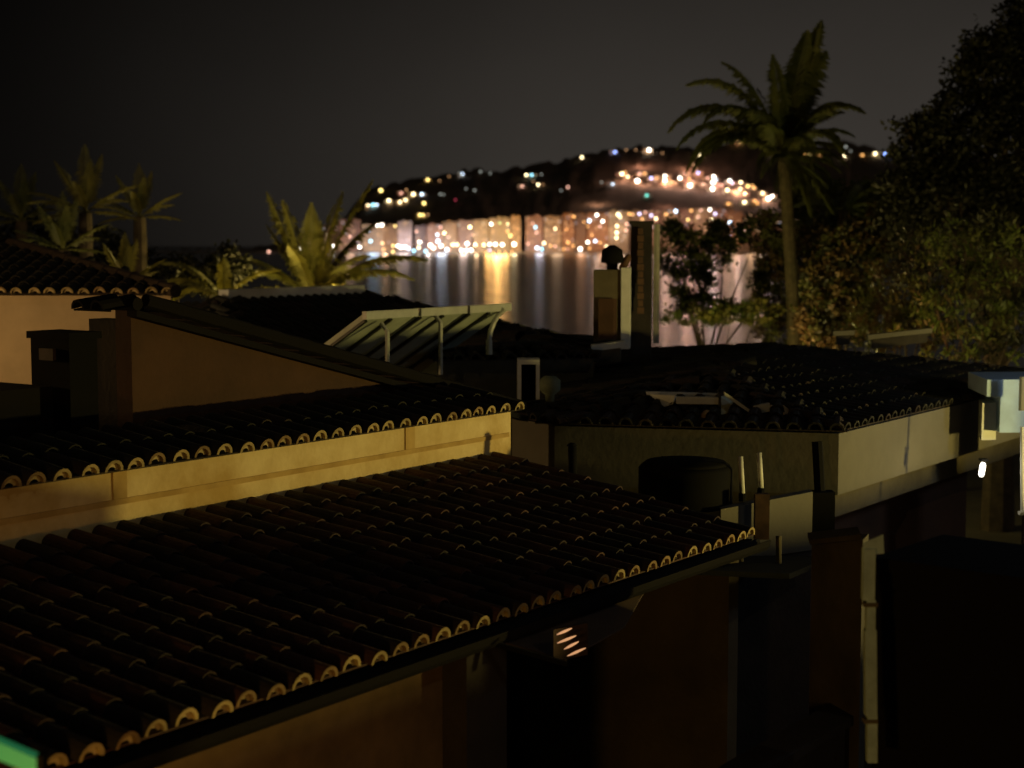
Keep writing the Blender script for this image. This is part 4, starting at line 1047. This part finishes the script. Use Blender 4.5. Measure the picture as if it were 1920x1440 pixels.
# left palms
def pal2(x, y, D, sc0, lab, k='palm_leaf_yellow', fr=None, grp='palms at the left behind the pale house', name='palm_tree'):
    sc = sc0 * 1.08
    fr = fr or [(100, 80, 2.2, .1), (70, 66, 2.1, .2), (150, 60, 2.1, .35), (20, 42, 2.0, .5), (175, 35, 2.0, .5), (-30, 30, 1.9, .6), (215, 28, 1.9, .6), (0, 10, 1.7, .6), (185, 5, 1.7, .6), (270, 50, 1.6, .6), (300, 70, 1.8, .4)]
    palm(name, P(x, y + 60, D), P(x, y, D), .14, [(a_, b_, c_ * sc, d_) for a_, b_, c_, d_ in fr], lab, 'palm tree', grp, k=k, bark='bark_dark', leafw=.022)
pal2(160, 400, 34, .62, 'palm with two upright fronds, tallest of the left palms')
pal2(262, 408, 35, .50, 'small palm with a rounded crown above the lit tile ends')
pal2(118, 470, 33, .52, 'low dim palm just left of the upright one', k='palm_leaf')
pal2(40, 415, 36, .55, 'faint dark palm at the far left edge', k='palm_leaf')
pal2(235, 535, 29, .40, 'little yellow palm peeking over the pale house roof')
fr = [(172, 60, 2.0, .1), (150, 72, 2.4, .12), (95, 84, 2.2, .1), (60, 80, 1.8, .2), (14, 66, 3.1, .12), (28, 58, 2.5, .3), (5, 40, 3.0, .35), (-6, 36, 2.6, .45), (170, 42, 2.3, .35), (182, 22, 2.0, .5), (210, 40, 1.9, .5), (-30, 50, 2.0, .5), (-50, 30, 1.6, .6), (120, 50, 2.0, .4), (250, 60, 1.7, .5), (0, 14, 2.0, .5), (35, 74, 2.6, .15), (160, 66, 2.7, .05)]
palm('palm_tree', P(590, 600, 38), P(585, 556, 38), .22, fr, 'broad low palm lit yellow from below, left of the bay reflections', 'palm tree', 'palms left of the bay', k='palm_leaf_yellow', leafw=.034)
fr = [(168, 40, 2.0, .9), (150, 30, 1.6, .9), (185, 55, 1.6, .8), (20, 50, 1.4, .8), (100, 60, 1.3, .8), (220, 40, 1.2, .9)]
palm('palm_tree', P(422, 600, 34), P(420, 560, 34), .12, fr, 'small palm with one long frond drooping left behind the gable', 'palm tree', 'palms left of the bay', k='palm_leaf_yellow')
# big dark tree at the right edge
D = 36
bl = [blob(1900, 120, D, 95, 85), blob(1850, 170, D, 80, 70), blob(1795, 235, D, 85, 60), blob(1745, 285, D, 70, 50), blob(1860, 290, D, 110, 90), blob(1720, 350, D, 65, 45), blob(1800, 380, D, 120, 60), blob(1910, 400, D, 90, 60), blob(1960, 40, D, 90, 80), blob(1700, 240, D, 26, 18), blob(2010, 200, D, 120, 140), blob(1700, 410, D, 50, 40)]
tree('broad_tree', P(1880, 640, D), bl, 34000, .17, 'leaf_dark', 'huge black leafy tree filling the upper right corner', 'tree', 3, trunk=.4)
D = 42
bl = [blob(1450, 470, D, 34, 36), blob(1520, 470, D, 50, 50), blob(1460, 560, D, 34, 40), blob(1540, 570, D, 50, 50), blob(1500, 625, D, 90, 26), blob(1430, 410, D, 24, 20)]
tree('leafy_shrub', P(1500, 660, D), bl, 6000, .15, ['leaf_mid', 'leaf_brown'], 'dull olive shrub around the trunk of the tall palm', 'shrub', 17, 'shrubs behind the corner house', trunk=.08)
# bushes right
D = 29
bl = [blob(1810, 470, D, 110, 60), blob(1740, 520, D, 70, 60), blob(1880, 520, D, 75, 70), blob(1790, 580, D, 120, 50), blob(1905, 600, D, 60, 50), blob(1845, 440, D, 50, 30), blob(1800, 640, D, 130, 34), blob(1910, 650, D, 80, 30)]
tree('leafy_shrub', P(1800, 660, D), bl, 6500, .15, ['leaf_green', 'leaf_mid', 'leaf_dark'], 'large green shrub with lit leaf tips at the right edge', 'shrub', 5, 'shrubs behind the corner house', trunk=.1, aspect=.35, up=.5)
D = 33
bl = [blob(1690, 540, D, 60, 70), blob(1660, 590, D, 60, 40), blob(1730, 600, D, 70, 36), blob(1690, 635, D, 80, 26)]
tree('leafy_shrub', P(1690, 660, D), bl, 4200, .13, ['leaf_brown', 'leaf_mid'], 'brownish shrub left of the large green one', 'shrub', 6, 'shrubs behind the corner house', trunk=.08, aspect=.35, up=.5)
D = 38
bl = [blob(1560, 530, D, 46, 60), blob(1560, 620, D, 70, 30), blob(1600, 480, D, 60, 55), blob(1590, 570, D, 60, 45), blob(1530, 580, D, 40, 30), blob(1640, 440, D, 50, 45)]
tree('leafy_shrub', P(1570, 650, D), bl, 10000, .15, ['leaf_brown', 'leaf_dark', 'leaf_mid'], 'dark reddish-brown shrub right of the palm trunk', 'shrub', 8, 'shrubs behind the corner house', trunk=.1)
D = 44
bl = [blob(1270, 470, D, 34, 50), blob(1300, 540, D, 34, 40), blob(1330, 470, D, 36, 40), blob(1360, 440, D, 40, 24), blob(1330, 575, D, 60, 18), blob(1420, 440, D, 34, 30), blob(1440, 520, D, 26, 50), blob(1270, 430, D, 26, 20)]
tree('leafy_shrub', P(1320, 640, D), bl, 6800, .17, ['leaf_mid', 'leaf_green', 'leaf_dark'], 'open leafy shrub right of the brick chimney with the bay showing through', 'shrub', 9, 'shrubs behind the corner house', trunk=.08)
D = 40
bl = [blob(1300, 592, D, 60, 14), blob(1370, 590, D, 50, 14), blob(1420, 585, D, 40, 22)]
tree('low_hedge', P(1350, 640, D), bl, 2400, .12, ['palm_leaf_yellow', 'leaf_green'], 'low yellow-lit hedge along the roof edge right of the chimneys', 'hedge', 10, trunk=.05)
D = 36
bl = [blob(330, 520, D, 60, 36), blob(400, 520, D, 50, 34), blob(430, 500, D, 34, 36), blob(250, 500, D, 60, 40)]
tree('leafy_shrub', P(350, 620, D), bl, 5200, .13, 'leaf_dark', 'black shrub mass between pale house and the low palm', 'shrub', 12, 'shrubs behind the left houses', trunk=.1)
D = 38
bl = [blob(60, 450, D, 90, 50), blob(180, 470, D, 60, 40)]
tree('leafy_shrub', P(120, 620, D), bl, 4200, .14, 'leaf_dark', 'dark shrub under the left palms', 'shrub', 13, 'shrubs behind the left houses', trunk=.1)
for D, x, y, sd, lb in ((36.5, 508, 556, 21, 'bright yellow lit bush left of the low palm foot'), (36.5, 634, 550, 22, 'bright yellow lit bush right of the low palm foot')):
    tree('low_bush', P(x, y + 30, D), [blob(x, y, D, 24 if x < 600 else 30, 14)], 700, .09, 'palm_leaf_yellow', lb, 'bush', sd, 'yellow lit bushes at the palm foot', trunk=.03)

# garden lights hidden in the planting
def garden_light(x, y, D, pw, col, lab, r=.05):
    p = P(x, y + 52, D)
    t_ = thing('garden_light', p - UP * .5, lab, 'garden light', 'garden lights in the planting')
    part('stake', lambda mb: mb.tube([p - UP * .5, p - UP * r], .015, 'pole', 6), t_)
    part('head', lambda mb: mb.sphere(p, r, 'mortar', 8, 6), t_, True)
    ld = bpy.data.lights.new('garden_bulb', 'POINT'); ld.energy = pw * 2.6; ld.color = col; ld.shadow_soft_size = .15
    lo = bpy.data.objects.new('garden_bulb', ld); COL.objects.link(lo); lo.location = p + Vector((0, -.2, .12)); lo.parent = t_; lo.matrix_parent_inverse = Matrix.Translation(-t_.location)
garden_light(512, 540, 36, 60, (1, .66, .18), 'hidden garden light under the left yellow bush')
garden_light(636, 536, 36, 150, (1, .74, .18), 'hidden garden light under the right yellow bush')
garden_light(262, 560, 27.5, 14, (1, .66, .3), 'hidden garden light behind the end of the pale house')
garden_light(150, 525, 31, 28, (1, .7, .3), 'hidden garden light below the left palms')
garden_light(1480, 606, 37, 16, (1, .42, .16), 'hidden garden light at the foot of the tall palm')
garden_light(1390, 625, 36, 120, (.95, .80, .25), 'hidden garden light behind the yellow-lit hedge')
garden_light(1850, 640, 26, 17, (1, .85, .30), 'hidden garden light before the large green shrub')
garden_light(1660, 640, 29, 16, (1, .40, .12), 'hidden garden light before the brownish shrub')
